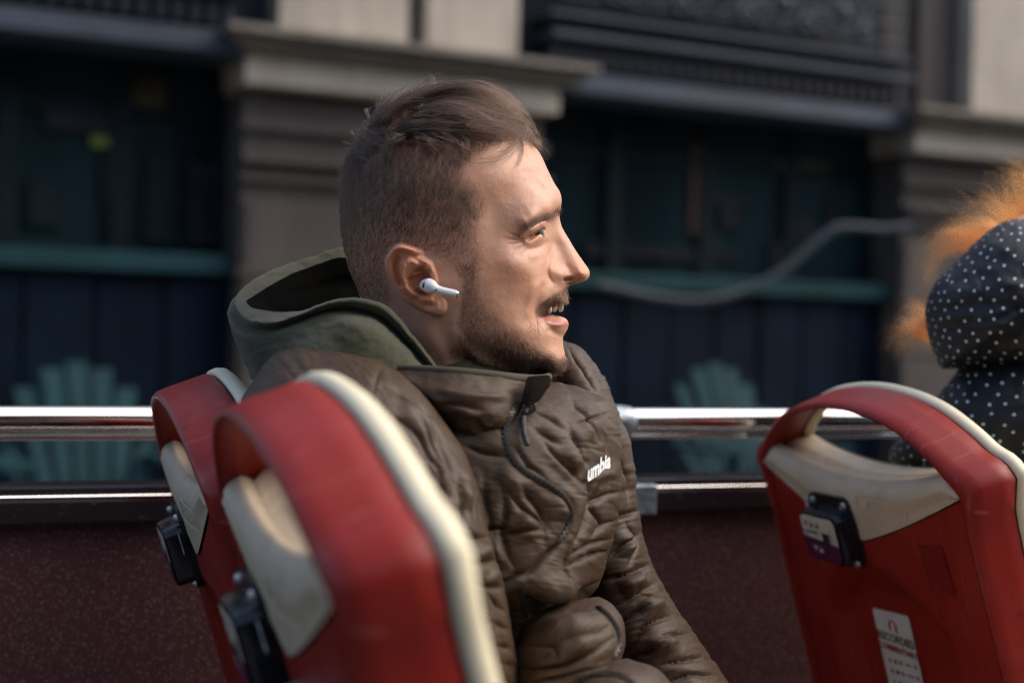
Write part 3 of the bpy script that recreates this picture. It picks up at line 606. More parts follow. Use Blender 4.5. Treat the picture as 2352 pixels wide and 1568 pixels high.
def dab(u, v, ru, rv, h, rot=0.0):
    c, s = math.cos(rot), math.sin(rot); x = (RU-u)*c+(RV-v)*s; y = -(RU-u)*s+(RV-v)*c; DET[:] += h*np.exp(-(x/ru)**2-(y/rv)**2)
def stk_(pts, wd, h, kind='ridge', taper=.25):
    pts = np.array(pts, float); m = 5*wd+4; u0, u1 = int(max(pts[:, 0].min()-m-RU0, 0)), int(min(pts[:, 0].max()+m-RU0, RW)); v0, v1 = int(max(pts[:, 1].min()-m-RV0, 0)), int(min(pts[:, 1].max()+m-RV0, RHH))
    DET[v0:v1, u0:u1] += stroke_field(RU[v0:v1, u0:u1], RV[v0:v1, u0:u1], pts, wd, h, kind, taper)
# brow, frown, temple
stk_([(1188, 522), (1215, 505), (1245, 491), (1278, 480)], 15, 4.6); stk_([(1205, 495), (1240, 474), (1270, 462)], 16, 1.6)
stk_([(1206, 400), (1236, 424), (1256, 446), (1268, 466)], 9, -1.5, 'ridge', .45); stk_([(1240, 408), (1262, 430), (1276, 450)], 9, 1.0, 'ridge', .45); stk_([(1205, 424), (1235, 446), (1260, 468)], 10, 1.3, 'ridge', .45); stk_([(1190, 392), (1225, 398), (1255, 410)], 9, -.8); dab(1135, 500, 34, 50, -2.2)
# eye: socket, lids, slit, crow's feet
dab(1244, 530, 22, 16, -2.2, -.6); dab(1264, 545, 16, 26, -3.0)
stk_([(1192, 551), (1214, 534), (1240, 517), (1260, 507)], 9, 3.8, 'ridge', .22); stk_([(1198, 560), (1222, 556), (1243, 546), (1258, 534)], 9.5, 3.0, 'ridge', .3)
stk_([(1206, 551), (1222, 544), (1240, 532), (1253, 522)], 4.2, -7.0, 'ridge', .2)
stk_([(1215, 528), (1238, 511), (1262, 503)], 3.5, -1.4)
stk_([(1205, 574), (1228, 571), (1250, 560), (1262, 548)], 6, -1.5); stk_([(1210, 590), (1235, 586), (1255, 575)], 9, 1.2)
for a in () if False else (((1150, 545), (1175, 550), (1205, 553)), ((1160, 562), (1182, 560), (1204, 556)), ((1168, 578), (1190, 571), (1210, 560)), ((1180, 592), (1200, 580), (1216, 568)), ((1158, 530), (1180, 540), (1202, 549))): stk_(a, 3.2, -.65, 'ridge', .45)
# cheek, folds round mouth
dab(1190, 605, 46, 30, 3.6, .5); stk_([(1262, 640), (1246, 660), (1234, 688), (1229, 716), (1233, 742)], 8, -2.0); stk_([(1245, 640), (1226, 672), (1216, 710), (1216, 745)], 13, 2.2)

# nose wing and nostril
stk_([(1266, 560), (1261, 585), (1257, 606), (1256, 622), (1259, 637), (1268, 650), (1280, 656)], 7.0, -3.4, 'ridge', .3); dab(1283, 629, 21, 18, 5.6); dab(1336, 622, 13, 14, 1.6); stk_([(1294, 606), (1306, 618), (1309, 632)], 7, -.8)
stk_([(1290, 644), (1304, 642), (1322, 640)], 3.8, -7.0, 'ridge', .25)
# mouth
stk_([(1250, 713), (1270, 702), (1290, 695)], 5, 2.2, 'ridge', .3); stk_([(1247, 731), (1268, 741), (1300, 744)], 8, 3.4, 'ridge', .3); stk_([(1240, 722), (1256, 721), (1272, 718), (1292, 716)], 6.2, -9, 'ridge', .15); stk_([(1256, 752), (1276, 765), (1294, 772)], 8, -2.4); dab(1284, 815, 22, 22, 3.0); dab(1240, 722, 6, 7, -2.5)
# jaw edge, neck muscle
stk_([(1040, 745), (1065, 795), (1110, 828), (1170, 848), (1230, 858)], 16, 3.2, 'ridge', .15); stk_([(1030, 800), (1090, 846), (1160, 872)], 20, -4.0); stk_([(960, 720), (1000, 790), (1060, 870), (1110, 930)], 22, 2.8)
# uneven skin
n2 = noise3(np.stack([RU/34., RV/34., RU*0+3.3], -1))*.5+noise3(np.stack([RU/12., RV/12., RU*0+8.3], -1))*.16
DET += n2*sst(0, 40, DIST)
HW = HW+DET*sst(0, 22, DIST)
HW_HEAD = HW.copy()
# ear
EAR = [(992, 580), (978, 577), (963, 572), (937, 563), (916, 560), (899, 569), (887, 588), (882.5, 605), (885.5, 623), (893, 641), (905, 661), (919, 678), (937, 696), (957, 709), (981, 720), (1003, 727), (1018, 724), (1027, 711), (1026, 694), (1016, 680), (1010, 660), (1006, 640), (1000, 620), (994, 600)]
ed, _, _ = seg_dist(RU, RV, crom(EAR, 160, True)); ein = inpoly(RU, RV, crom(EAR, 160, True)); es = np.where(ein, ed, -ed)
q = np.clip((1012-RU)/125., 0, 1); qv = np.clip((RV-690)/40., 0, 1)
E0 = 2+17*q**1.1*(1-.5*qv)+3.0*qv
sv = DET; DET = np.zeros_like(HW)
helix = [(992, 596), (975, 584), (945, 574), (918, 569), (901, 579), (892, 598), (893, 618), (901, 641), (914, 662), (932, 682)]
stk_(helix, 7.5, 3.4, 'ridge', .25); stk_([(920, 584), (910, 600), (909, 622), (917, 645), (930, 664)], 6.0, -3.6, 'ridge', .2)
stk_([(938, 598), (926, 615), (922, 635), (930, 658), (946, 674), (966, 682)], 7.5, 3.2, 'ridge', .15); dab(952, 590, 13, 11, -2.8, .3); stk_([(962, 610), (945, 600), (930, 606)], 6, 1.8)
cm = polymask(RU, RV, [(938, 641), (944, 628), (958, 616), (972, 613), (984, 622), (986, 645), (990, 668), (978, 676), (958, 670), (944, 658)], 7); DET -= 9*cm
stk_([(940, 634), (956, 628), (974, 620)], 5, 4.5, 'ridge', .3); stk_([(990, 612), (1000, 628), (1003, 645), (996, 660)], 7.5, 4.5, 'ridge', .25); stk_([(985, 606), (978, 596), (966, 588)], 6, 2.2)
stk_([(958, 684), (978, 690), (1000, 690)], 7, 2.4); stk_([(972, 700), (990, 702), (1006, 700)], 7, -1.6); dab(1004, 708, 17, 13, 2.6)
EARH = HW_HEAD+E0+DET; DET = sv
front = sst(1020, 990, RU+42*sst(615, 585, RV))                                     # blends into the cheek at the front
blend = sst(-2.5, 4.5, es)*np.where(RV < 690, np.maximum(front, sst(676, 700, RV)), np.maximum(front, sst(676, 700, RV)))
rim = np.sqrt(np.clip(1-(1-np.clip(es/9., 0, 1))**2, 0, 1))
HW = HW_HEAD+(EARH-HW_HEAD)*blend*(.35+.65*rim)
def samp(A, u, v):
    x = np.clip(np.asarray(u, float)-RU0, 0, RW-1.001); y = np.clip(np.asarray(v, float)-RV0, 0, RHH-1.001); x0 = x.astype(int); y0 = y.astype(int); fx = x-x0; fy = y-y0
    return (A[y0, x0]*(1-fx)+A[y0, x0+1]*fx)*(1-fy)+(A[y0+1, x0]*(1-fx)+A[y0+1, x0+1]*fx)*fy
def HP(u, v, wmm, side=1):
    """head point: (u, v) in the photo, wmm: mm in front of (side=1) or behind the middle plane"""
    wmm = np.asarray(wmm, float)/1000; z = D0-side*wmm
    if side == 1: return P(u, v, z)
    k = (D0-wmm)/D0; return P(u, v, np.full(np.shape(u), D0)*1.0) * k[..., None] + (CAM+FW*D0)*(1-k[..., None]) + FW*wmm[..., None]
# polar mesh
NA, NR, NRF = 760, 230, 70
th = np.linspace(-math.pi, math.pi, NA, endpoint=False)
def polar(nr):
    s = np.linspace(0, 1, nr+1)[1:]; s = 1-(1-s)**1.35; R = rout(th)
    Rs = R.copy(); K = np.hanning(61); K /= K.sum()
    for _ in range(3): Rs = np.convolve(np.concatenate([Rs[-30:], Rs, Rs[:30]]), K, 'valid')
    q = (s**5)[:, None]; Re = Rs[None]*(1-q)+R[None]*q; Re = np.minimum(Re, R[None]*(.985+.015*q)) if False else Re
    rr = np.minimum(Re*s[:, None], R[None]*(1-.25*(1-s[:, None]))); rr[-1] = R
    return HC[0]+np.cos(th)[None]*rr, HC[1]+np.sin(th)[None]*rr, rr/R[None]
u1, v1_, s1 = polar(NR); W1 = samp(HW, u1, v1_); W1[-1] = 0
edge = rout(th)[None]*(1-s1); W1 = np.where(edge < 3, np.minimum(W1, np.sqrt(np.maximum(edge, 0))*3.4), W1)
u2, v2_, s2 = polar(NRF); W2 = samp(HW, u2, v2_); W2[-1] = 0
near = HP(u1, v1_, W1).reshape(-1, 3); far = HP(u2[:-1], v2_[:-1], W2[:-1], -1).reshape(-1, 3)
c1 = HP(np.array([HC[0]]), np.array([HC[1]]), samp(HW, [HC[0]], [HC[1]])); c2 = HP(np.array([HC[0]]), np.array([HC[1]]), samp(HW, [HC[0]], [HC[1]]), -1)
n1 = NA*NR; verts = np.vstack([near, far, c1, c2]); i1 = len(near)+len(far); i2 = i1+1
fA = grid_faces(NR, NA, wrap_m=True, flip=False)
fB = n1+grid_faces(NRF-1, NA, wrap_m=True, flip=True)
j = np.arange(NA); j2 = (j+1) % NA
fS = np.stack([n1-NA+j, n1-NA+j2, n1+(NRF-2)*NA+j2, n1+(NRF-2)*NA+j], 1)[:, ::-1]
quads = np.vstack([fA, fB, fS]).tolist(); tris = np.vstack([np.stack([j, j2, np.full(NA, i1)], 1), np.stack([n1+j2, n1+j, np.full(NA, i2)], 1)]).tolist()
# colour zones of the skin
au = np.concatenate([u1.ravel(), u2[:-1].ravel(), [HC[0], HC[0]]]); av = np.concatenate([v1_.ravel(), v2_[:-1].ravel(), [HC[1], HC[1]]])
def zone(fn): return samp(fn, au, av)
ear_m = sst(-3, 6, es)*front
red = .60*ear_m + .55*np.exp(-((RU-1325)/34)**2-((RV-615)/34)**2) + .30*np.exp(-((RU-1170)/60)**2-((RV-640)/50)**2)+.25*sst(780, 860, RV)+.25*np.exp(-((RU-1265)/14)**2-((RV-590)/40)**2)
red += .12*noise3(np.stack([RU/22., RV/22., RU*0+1.1], -1))
lips = np.maximum(np.exp(-(seg_dist(RU, RV, [(1246, 728), (1268, 738), (1285, 744), (1303, 744)])[0]/8.5)**4), np.exp(-(seg_dist(RU, RV, [(1252, 712), (1275, 702), (1298, 692)])[0]/4.2)**4))
mouth = np.exp(-(seg_dist(RU, RV, [(1241, 723), (1258, 721), (1275, 718), (1292, 716)])[0]/6.0)**4)
BEARD = [(1052, 610), (1100, 590), (1103, 640), (1112, 680), (1150, 722), (1195, 752), (1222, 772), (1250, 800), (1284, 832), (1300, 815), (1306, 850), (1240, 875), (1150, 868), (1098, 840), (1068, 812), (1052, 760), (1060, 700), (1066, 650)]
bm_ = polymask(RU, RV, BEARD, 10)
MOUST = [(1232, 728), (1230, 712), (1240, 697), (1262, 682), (1284, 668), (1303, 659), (1312, 668), (1304, 688), (1288, 694), (1268, 701), (1252, 711), (1242, 728)]
mm_ = polymask(RU, RV, MOUST, 4)
HAIRM = [(1240, 332), (1190, 306), (1135, 318), (1090, 344), (1066, 372), (1064, 392), (1090, 425), (1116, 468), (1100, 505), (1097, 548), (1102, 585), (1096, 630), (1070, 640), (1054, 628), (1036, 605), (1010, 588), (990, 577), (960, 566), (930, 556), (905, 560), (884, 590), (880, 620), (892, 655), (905, 690), (880, 700), (845, 690), (800, 690), (740, 650), (740, 180), (1240, 180)]
hm_ = polymask(RU, RV, HAIRM, 14)
beard_jaw = bm_*(.35+.65*sst(700, 800, RV))
stub = np.clip(np.maximum(np.maximum(.46*np.maximum(beard_jaw, .8*bm_*sst(1125, 1085, RU)), .5*mm_), .46*hm_*sst(300, 380, RV)*(.55+.45*sst(620, 480, RV))), 0, 1)*(1-ear_m*.95)
browm = np.exp(-(seg_dist(RU, RV, [(1184, 545), (1205, 522), (1232, 504), (1262, 494), (1284, 489)])[0]/8.0)**4)
stub = np.maximum(stub, .35*browm)
for (mu_, mv_, mr_) in ((1037, 809, 3.2), (1010, 824, 1.8), (1274, 778, 1.8), (1258, 404, 1.6), (1128, 470, 1.4), (1165, 600, 1.3), (975, 760, 1.3)): stub = np.maximum(stub, .8*np.exp(-((RU-mu_)**2+(RV-mv_)**2)/mr_**2))
g = NG('skin'); co = g.coord(); fine = g.noise(co, 900, 4); mid = g.noise(co, 55, 5)
col = g.mix(g.ramp(mid, (.35, 0.), (.7, 1.)), (.50, .265, .168), (.58, .330, .225)); col = g.mix(g.attr('red'), col, (.55, .19, .095)); col = g.mix(g.attr('lips'), col, (.42, .15, .125)); col = g.mix(g.attr('mouth'), col, (.10, .018, .016))
col = g.mix(g.attr('stubble'), col, (.115, .066, .045)); blo = g.ramp(g.noise(co, 120, 4, .6), (.45, 0.), (.75, .35)); col = g.mix(blo, col, (.50, .22, .14)); frk = g.ramp(g.noise(co, 260, 2), (.68, 0.), (.74, .4)); col = g.mix(frk, col, (.28, .13, .08))
g.base(col, g.ramp(mid, (.3, .38), (.7, .54)), 0, .45, Subsurface_Weight=.16, Subsurface_Radius=(1.0, .35, .2), Subsurface_Scale=.006); g.bump(g.math('ADD', fine, g.math('MULTIPLY', g.noise(co, 320, 3), 1.0)), .28, .0007); m_skin = g.m
man = empty('person', tuple(P(1000, 1500, 1.2))); tag(man, 'person in brown quilted jacket and olive hood, seated facing the front of the bus', 'person')
body = mesh('body', verts, quads+tris, m_skin, man, attrs=dict(red=np.clip(zone(red), 0, 1), lips=zone(lips), mouth=zone(mouth), stubble=zone(stub)))
# eye
def HPs(u, v, w_, side=1): return HP(np.array([float(u)]), np.array([float(v)]), np.array([float(w_)]), side)[0]
m_eye = NG('eye_white'); m_eye.base((.17, .14, .125), .5, 0, .2); m_eye = m_eye.m; m_iris = simple('brown_iris', (.015, .010, .007), .45, spec=.15)
def sphere(c, r, ns=24, nr=16, sc=(1, 1, 1)):
    v = [c]; 
    p = np.linspace(0, math.pi, nr); t = np.linspace(0, 2*math.pi, ns, endpoint=False); Pp, Tt = np.meshgrid(p, t, indexing='ij')
    d = np.stack([np.sin(Pp)*np.cos(Tt)*sc[0], np.sin(Pp)*np.sin(Tt)*sc[1], np.cos(Pp)*sc[2]], -1); return (np.asarray(c)+r*d).reshape(-1, 3), grid_faces(nr, ns, wrap_m=True, flip=True)
for sd in (1, -1):
    ec = HPs(1219, 540.5, 29.5, sd); v, f = sphere(ec, .0117); eye = mesh('eye', v, f, m_eye, man)
    dr = RT*.62+VU*.10-FW*.75*sd; dr /= np.linalg.norm(dr); v, f = sphere(ec+dr*.0052, .0072, 20, 12); mesh('iris', v, f, m_iris, eye)
# teeth
m_tooth = simple('tooth_enamel', (.55, .48, .37), .3, var=.12)
for k, (u, v_, w_, hw, hh) in enumerate(((1287, 704.5, 4.0, 7.6, 11.5), (1273.5, 704.5, 12.5, 6.8, 11.5), (1261.5, 708.5, 18.5, 6.4, 10))):
    c_ = HPs(u, v_, w_); v, f = boxv(-1, 1, -1, 1, -1, 1, .6, 3); ti = (.06, -.12, .10)[k % 3]; v = c_+v[:, :1]*(RT+VU*ti)*hw/FPX*D0*(.98+.10*v[:, 2:])*.95+v[:, 1:2]*FW*.004+v[:, 2:]*(VU-RT*ti)*hh/FPX*D0; mesh('tooth', v, f, m_tooth, man)
# earbud
m_bud = simple('white_earbud_plastic', (.74, .76, .80), .22, var=.02); w0 = 79
eb = empty('wireless_earbud', tuple(HPs(990, 662, w0))); tag(eb, 'white wireless earbud with short stem worn in the ear', 'earbud')
ep = [(966, 655, 70, 3), (970, 655, 74, 9), (976, 655, 77, 14), (984, 656, 79, 17.5), (991, 658.5, 80, 16.0), (998, 662, 80, 12.8), (1005, 665, 80, 10.2), (1015, 667.5, 80, 9.0), (1045, 674, 79, 8.4), (1050, 675.2, 79, 8.0)]
pp = np.array([HPs(a, b, c_) for a, b, c_, d_ in ep]); v, f = sweep(spline_u(pp, 50), np.interp(np.linspace(0, len(ep)-1, 50), range(len(ep)), [e[3]/FPX*(D0-.079) for e in ep]), 26); mesh('shell', v, f, m_bud, eb)
v, f = sweep([HPs(1049, 675.8, 79), HPs(1051.5, 676.4, 79), HPs(1053, 676.7, 79)], [.0029, .0029, .0022], 20); mesh('tip_ring', v, f, m_chrome, eb)
def oval(cu_, cv_, a_, b_, rot, w_, m, name, th_=.0012):
    v = []; n = 20
    for lay in (0, 1):
        for k in range(n):
            t = 2*math.pi*k/n; x = a_*np.sign(math.cos(t))*abs(math.cos(t))**.6; y = b_*np.sign(math.sin(t))*abs(math.sin(t))**.8; v.append(HPs(cu_+x*math.cos(rot)-y*math.sin(rot), cv_+x*math.sin(rot)+y*math.cos(rot), w_+lay*th_*1000))
    mesh(name, v, [tuple(range(n, 2*n))[::-1]]+[(k, (k+1) % n, n+(k+1) % n, n+k) for k in range(n)], m, eb, False)
oval(994, 664, 10, 3.6, .12, 82.6, m_black, 'vent'); oval(973, 655, 2.2, 6, .2, 83, m_black, 'vent')

# ------------------------------------------------------------------ hair
def strands(name, curves_list, rad, mat, parent):
    """curves_list: list of (n,3) world arrays of equal or different length"""
    hc = bpy.data.hair_curves.new(name); sizes = [len(c_) for c_ in curves_list]; hc.add_curves(sizes)
    pos = np.concatenate(curves_list)-chain_loc(parent); hc.attributes['position'].data.foreach_set('vector', pos.astype(np.float32).ravel())
    r = np.concatenate([rad*RNG.uniform(.7, 1.6)*np.linspace(1, .25, n)**.7 for n in sizes]).astype(np.float32)
    at = hc.attributes.get('radius') or hc.attributes.new('radius', 'FLOAT', 'POINT'); at.data.foreach_set('value', r)
    hc.materials.append(mat); o = bpy.data.objects.new(name, hc); COL.objects.link(o); o.parent = parent; return o
def hairmat(name, c, rough=.35, var=.35):
    m = bpy.data.materials.new(name); m.use_nodes = True; t = m.node_tree; t.nodes.remove(t.nodes['Principled BSDF']); h = t.nodes.new('ShaderNodeBsdfHairPrincipled'); h.parametrization = 'COLOR'
    h.inputs['Color'].default_value = tuple(c)+(1,); h.inputs['Roughness'].default_value = rough; h.inputs['Radial Roughness'].default_value = .5;
    ci = t.nodes.new('ShaderNodeHairInfo'); rp = t.nodes.new('ShaderNodeValToRGB'); rp.color_ramp.elements[0].color = tuple(np.array(c)*.35)+(1,); rp.color_ramp.elements[1].color = tuple(np.minimum(np.array(c)*2.4, 1))+(1,)
    t.links.new(ci.outputs['Random'], rp.inputs[0]); t.links.new(rp.outputs[0], h.inputs['Color'])
    t.links.new(h.outputs[0], t.nodes['Material Output'].inputs[0]); return m
m_hair = hairmat('dark_brown_hair', (.0085, .0043, .0025)); m_beard = hairmat('brown_beard', (.024, .0105, .0055)); m_hair2 = hairmat('copper_hair', (.13, .021, .0032), .4)
WPX = HW*MM; GU = np.gradient(WPX, axis=1); GV = np.gradient(WPX, axis=0)
WHD = HW_HEAD*MM
inside = np.hypot(RU-HC[0], RV-HC[1]) < rout(np.arctan2(RV-HC[1], RU-HC[0]))-1.0
def gen(mask, n, dirf, lenf, lift=.35, segs=6, jit=.35, side=1, curl=.0, clump=0):
    """grow n strands from the masked skin. dirf(u,v)->(du,dv) flow, lenf(u,v)->length mm"""
    wt = np.where(inside, mask, 0)*np.minimum(np.sqrt(1+GU**2+GV**2), 7.0); c_ = np.cumsum(wt.ravel()); k = np.searchsorted(c_, RNG.random(n)*c_[-1])
    k = np.clip(k, 0, wt.size-1); v0, u0 = np.divmod(k, RW); u = u0+RU0+RNG.random(n)-.5; v = v0+RV0+RNG.random(n)-.5
    wz = samp(WPX, u, v); gu = samp(GU, u, v); gv = samp(GV, u, v); N = np.stack([-gu, -gv, np.ones(n)], 1); N /= np.linalg.norm(N, axis=1)[:, None]
    L = lenf(u, v)*MM*RNG.uniform(.6, 1.25, n); p = np.stack([u, v, wz-1.0], 1); pts = [p.copy()]; step = L/segs
    d0 = np.stack(dirf(u, v)+(np.zeros(n),), 1); nj = np.stack([noise3(np.stack([u/9, v/9, np.full(n, k_)], 1)) for k_ in (1.7, 5.1, 9.3)], 1)*1.4
    rj = RNG.normal(size=(n, 3))*jit; ph = RNG.uniform(0, 6.28, n)
    for s_ in range(segs):
        t = s_/segs; d = d0+rj+nj*jit*1.2; d = d-N*(d*N).sum(1)[:, None]; d /= np.linalg.norm(d, axis=1)[:, None]+1e-9
        d = d+N*(lift*(1-.7*t))[:, None] if hasattr(lift, '__len__') else d+N*lift*(1-.7*t)
        if curl: d = d+np.stack([np.sin(ph+t*5), np.cos(ph+t*5), np.sin(ph*1.3+t*4)], 1)*curl*t
        d /= np.linalg.norm(d, axis=1)[:, None]; p = p+d*step[:, None]; pts.append(p.copy())
    A = np.stack(pts, 1); W_ = HP(A[..., 0], A[..., 1], A[..., 2]/MM, side); return [a for a in W_]
ones = lambda u, a: np.full(np.shape(u), float(a))
fade = np.clip(sst(640, 470, RV)*.75+.25, 0, 1)*(1-ear_m)
part_gap = np.exp(-(seg_dist(RU, RV, [(838, 372), (870, 335), (905, 307), (945, 292), (1000, 288)])[0]/11)**2)
temple_fade = sst(0, 46, seg_dist(RU, RV, [(1064, 392), (1092, 425), (1116, 468), (1100, 505), (1097, 548), (1102, 590)])[0])*.8+.2
side_mask = hm_*sst(285, 330, RV-.0*(RU))*(1-ear_m)*temple_fade*(1-.35*part_gap)
side_dir = lambda u, v: (-.22+.25*sst(980, 1100, u)+.0*v-.25*sst(900, 800, u)*0, .95+0*u)
side_len = lambda u, v: 2.6+6.2*sst(620, 400, v)+2.5*sst(860, 790, u)*sst(640, 400, v)
top_mask = polymask(RU, RV, [(1228, 336), (1184, 302), (1125, 314), (1060, 335), (960, 335), (880, 350), (800, 400), (740, 400), (740, 180), (1240, 180)], 8)*(1-.1*part_gap)
top_dir = lambda u, v: (np.where(u > 930, .9, -.55+.0*u)*1.0+0*v, np.where(u > 1080, .25, np.where(u > 930, -.12, -.35))+.9*sst(860, 800, u))
top_len = lambda u, v: 13+7*sst(880, 1000, u)
H = []
H += gen(side_mask, 23000, side_dir, side_len, .30, 5, .22); H += gen(side_mask, 3500, side_dir, side_len, .35, 5, .25, side=-1)
H += gen(top_mask, 5200, top_dir, top_len, .5, 7, .5, curl=.45); H += gen(top_mask, 2200, top_dir, top_len, .55, 7, .5, side=-1, curl=.45)
# long locks on top
LOCKS = [  # (points (u, v), depth mm at root and tip, spread, count)
 ([(1205, 300), (1196, 330), (1168, 353), (1128, 367), (1088, 370), (1058, 358)], 22, 58, 12, 14), ([(1185, 300), (1180, 325), (1155, 348), (1120, 362), (1085, 362)], 25, 58, 12, 12), ([(1150, 300), (1150, 325), (1125, 345), (1095, 352)], 35, 60, 11, 9),
 ([(985, 318), (1015, 340), (1050, 360), (1085, 369), (1120, 364)], 66, 62, 10, 16), ([(1000, 300), (1050, 325), (1090, 345), (1120, 350), (1150, 338)], 62, 56, 12, 18), ([(940, 322), (985, 325), (1020, 342), (1052, 358)], 70, 66, 9, 26),
 ([(920, 300), (980, 285), (1045, 290), (1105, 296), (1160, 302), (1204, 312)], 55, 40, 15, 150), ([(945, 280), (1010, 262), (1080, 268), (1145, 282), (1195, 308), (1218, 328)], 45, 28, 15, 160), ([(960, 262), (1025, 238), (1095, 242), (1160, 272), (1208, 315), (1224, 338)], 32, 15, 14, 160),
 ([(985, 248), (1040, 220), (1100, 216), (1160, 240), (1205, 284), (1228, 328)], 18, 4, 12, 150), ([(950, 250), (985, 218), (1035, 200), (1085, 202), (1135, 220), (1185, 255), (1212, 294)], 20, 5, 11, 120), ([(1000, 238), (1050, 208), (1110, 205), (1165, 232), (1208, 276)], -5, -12, 12, 120), ([(900, 262), (940, 226), (985, 208), (1030, 200), (1075, 206)], 22, 10, 12, 130), ([(875, 285), (905, 240), (945, 215), (990, 206)], 34, 20, 12, 120), ([(860, 290), (880, 245), (915, 222), (950, 212)], 20, 5, 12, 110), ([(890, 270), (930, 236), (975, 218), (1020, 212)], -10, -15, 12, 110),
 ([(1010, 240), (1000, 205), (985, 190), (960, 188)], 0, 0, 9, 40), ([(1180, 275), (1215, 300), (1232, 335), (1228, 350)], 5, 0, 8, 60), ([(960, 275), (1000, 250), (1050, 250), (1100, 262), (1150, 290)], 45, 38, 12, 120), ([(930, 310), (900, 320), (880, 345), (860, 372)], 62, 64, 8, 50), ([(1040, 284), (1090, 292), (1140, 298), (1180, 302)], 52, 42, 12, 90)]
for pts, w0_, w1_, sp, cnt in LOCKS:
    base = crom(np.array(pts, float), 10); ncl = max(7, cnt//5)
    CO = RNG.normal(size=(ncl, 3))*sp*.72; CT2 = RNG.normal(size=(ncl, 2))*sp*.75; CL = RNG.uniform(.6, 1.0, ncl); CP = RNG.uniform(0, 6.28, (ncl, 2)); CF = RNG.uniform(3, 7, (ncl, 2))
    for k in range(int(cnt*1.9)):
        t = np.linspace(0, 1, 10); ic = RNG.integers(ncl); loose = RNG.random() < .38; o_ = CO[ic]+RNG.normal(size=3)*sp*(.6 if loose else .12); o2_ = CT2[ic]+RNG.normal(size=2)*sp*(1.1 if loose else .12); ln = min(CL[ic]*RNG.uniform(.85, 1.12), 1.0)
        c_ = np.stack([np.interp(t*ln, t, base[:, i]) for i in range(2)], 1)
        c_ = c_+o_[None, :2]*(1-.35*t[:, None])+o2_[None, :2]*(t[:, None]**2)+np.stack([np.sin(t*CF[ic, i]*1.4+CP[ic, i])*3.0+(np.sin(t*RNG.uniform(3, 9)+RNG.uniform(0, 6.28))*2.2 if loose else 0) for i in range(2)], 1)
        wz = (w0_+(w1_-w0_)*t)+o_[2]*.5+4+6*np.sin(t*math.pi)
        ins = np.hypot(c_[:, 0]-HC[0], c_[:, 1]-HC[1]) < rout(np.arctan2(c_[:, 1]-HC[1], c_[:, 0]-HC[0]))
        sur = np.where(ins, samp(WHD, c_[:, 0], c_[:, 1])/MM, -99)
        if w0_ > 0: wz = np.maximum(wz, np.minimum(sur+1.0+5*np.sin(t*math.pi), wz+30)*np.where(w0_ > 15, 1, .0)+np.where(w0_ > 15, 0, -99))
        wz[0] = min(wz[0], max(sur[0], -90)) if ins[0] else wz[0]
        H.append(HP(c_[:, 0], c_[:, 1], wz))
# tousled clumps breaking up the top
wt = np.where(inside, polymask(RU, RV, [(1215, 318), (1130, 300), (1000, 320), (900, 330), (820, 370), (780, 380), (800, 230), (1000, 215), (1230, 300)], 6), 0); cs_ = np.cumsum(wt.ravel())
for k in range(110):
    i_ = int(np.clip(np.searchsorted(cs_, RNG.random()*cs_[-1]), 0, wt.size-1)); v0_, u0_ = divmod(i_, RW); u0_ += RU0; v0_ += RV0
    th0 = RNG.normal(-.12, .5) if u0_ > 925 else (RNG.normal(-.5, .6) if RNG.random() < .5 else RNG.normal(math.pi+.3, .5)); kap = RNG.normal(.10, .10); stp = RNG.uniform(5.5, 10.5)*(1 if u0_ > 925 else .6); lift_ = RNG.uniform(3, 10); sgn_ = 1 if RNG.random() < .72 else -1
    q_ = np.array([float(u0_), float(v0_)]); th_ = th0; path = []
    for s_ in range(9): path.append(q_.copy()); q_ = q_+stp*np.array([math.cos(th_), math.sin(th_)]); th_ += kap
    path = np.array(path); t = np.linspace(0, 1, 9)
    for j_ in range(int(RNG.uniform(14, 34))):
        c_ = path+RNG.normal(size=2)*2.0*(1-.5*t[:, None])+RNG.normal(size=2)*2.4*t[:, None]**2
        ins = np.hypot(c_[:, 0]-HC[0], c_[:, 1]-HC[1]) < rout(np.arctan2(c_[:, 1]-HC[1], c_[:, 0]-HC[0])); sur = np.where(ins, samp(WHD, c_[:, 0], c_[:, 1])/MM, 0)
        w_ = sur[0]+np.minimum(np.cumsum(np.concatenate([[0], np.clip(np.diff(sur), -9, 9)])), 99)+lift_*np.sin(t*2.2)+RNG.normal()*1.2-1; w_ = np.maximum(w_, np.where(ins, sur-1+lift_*.8*t, -99)); H.append(HP(c_[:, 0], c_[:, 1], np.abs(w_), sgn_))
# a few flyaways
for k in range(190):
    u = RNG.uniform(815, 1215); a = math.atan2(228-HC[1], u-HC[0]); r0 = float(rout(a)); c_ = []
    x, y = HC[0]+math.cos(a)*r0, HC[1]+math.sin(a)*r0; dx, dy = (RNG.uniform(-.2, 1.0) if u > 930 else RNG.uniform(-1, .3)), RNG.uniform(-1, -.3); wv = RNG.uniform(-15, 20); b = RNG.uniform(-.22, .22)
    st_ = RNG.uniform(3.5, 8.5)
    x -= dx*4; y += 14
    for s_ in range(9): c_.append((x, y, wv)); x += dx*st_; y += dy*st_*.8; dy += .06; dx, dy = dx*math.cos(b)-dy*math.sin(b), dx*math.sin(b)+dy*math.cos(b)
    c_ = np.array(c_); H.append(HP(c_[:, 0], c_[:, 1], c_[:, 2]))
strands('hair', H, .00006, m_hair, man)
bmask = .30*polymask(RU, RV, [(1222, 722), (1240, 736), (1240, 772), (1205, 765)], 6)+bm_*(.34+.7*sst(1128, 1090, RU)*sst(760, 660, RV)+.22*sst(660, 740, RV)+.75*sst(740, 800, RV))*sst(5, 30, seg_dist(RU, RV, [(1103, 600), (1112, 680), (1195, 752), (1250, 800)])[0]+6)*(1-ear_m)
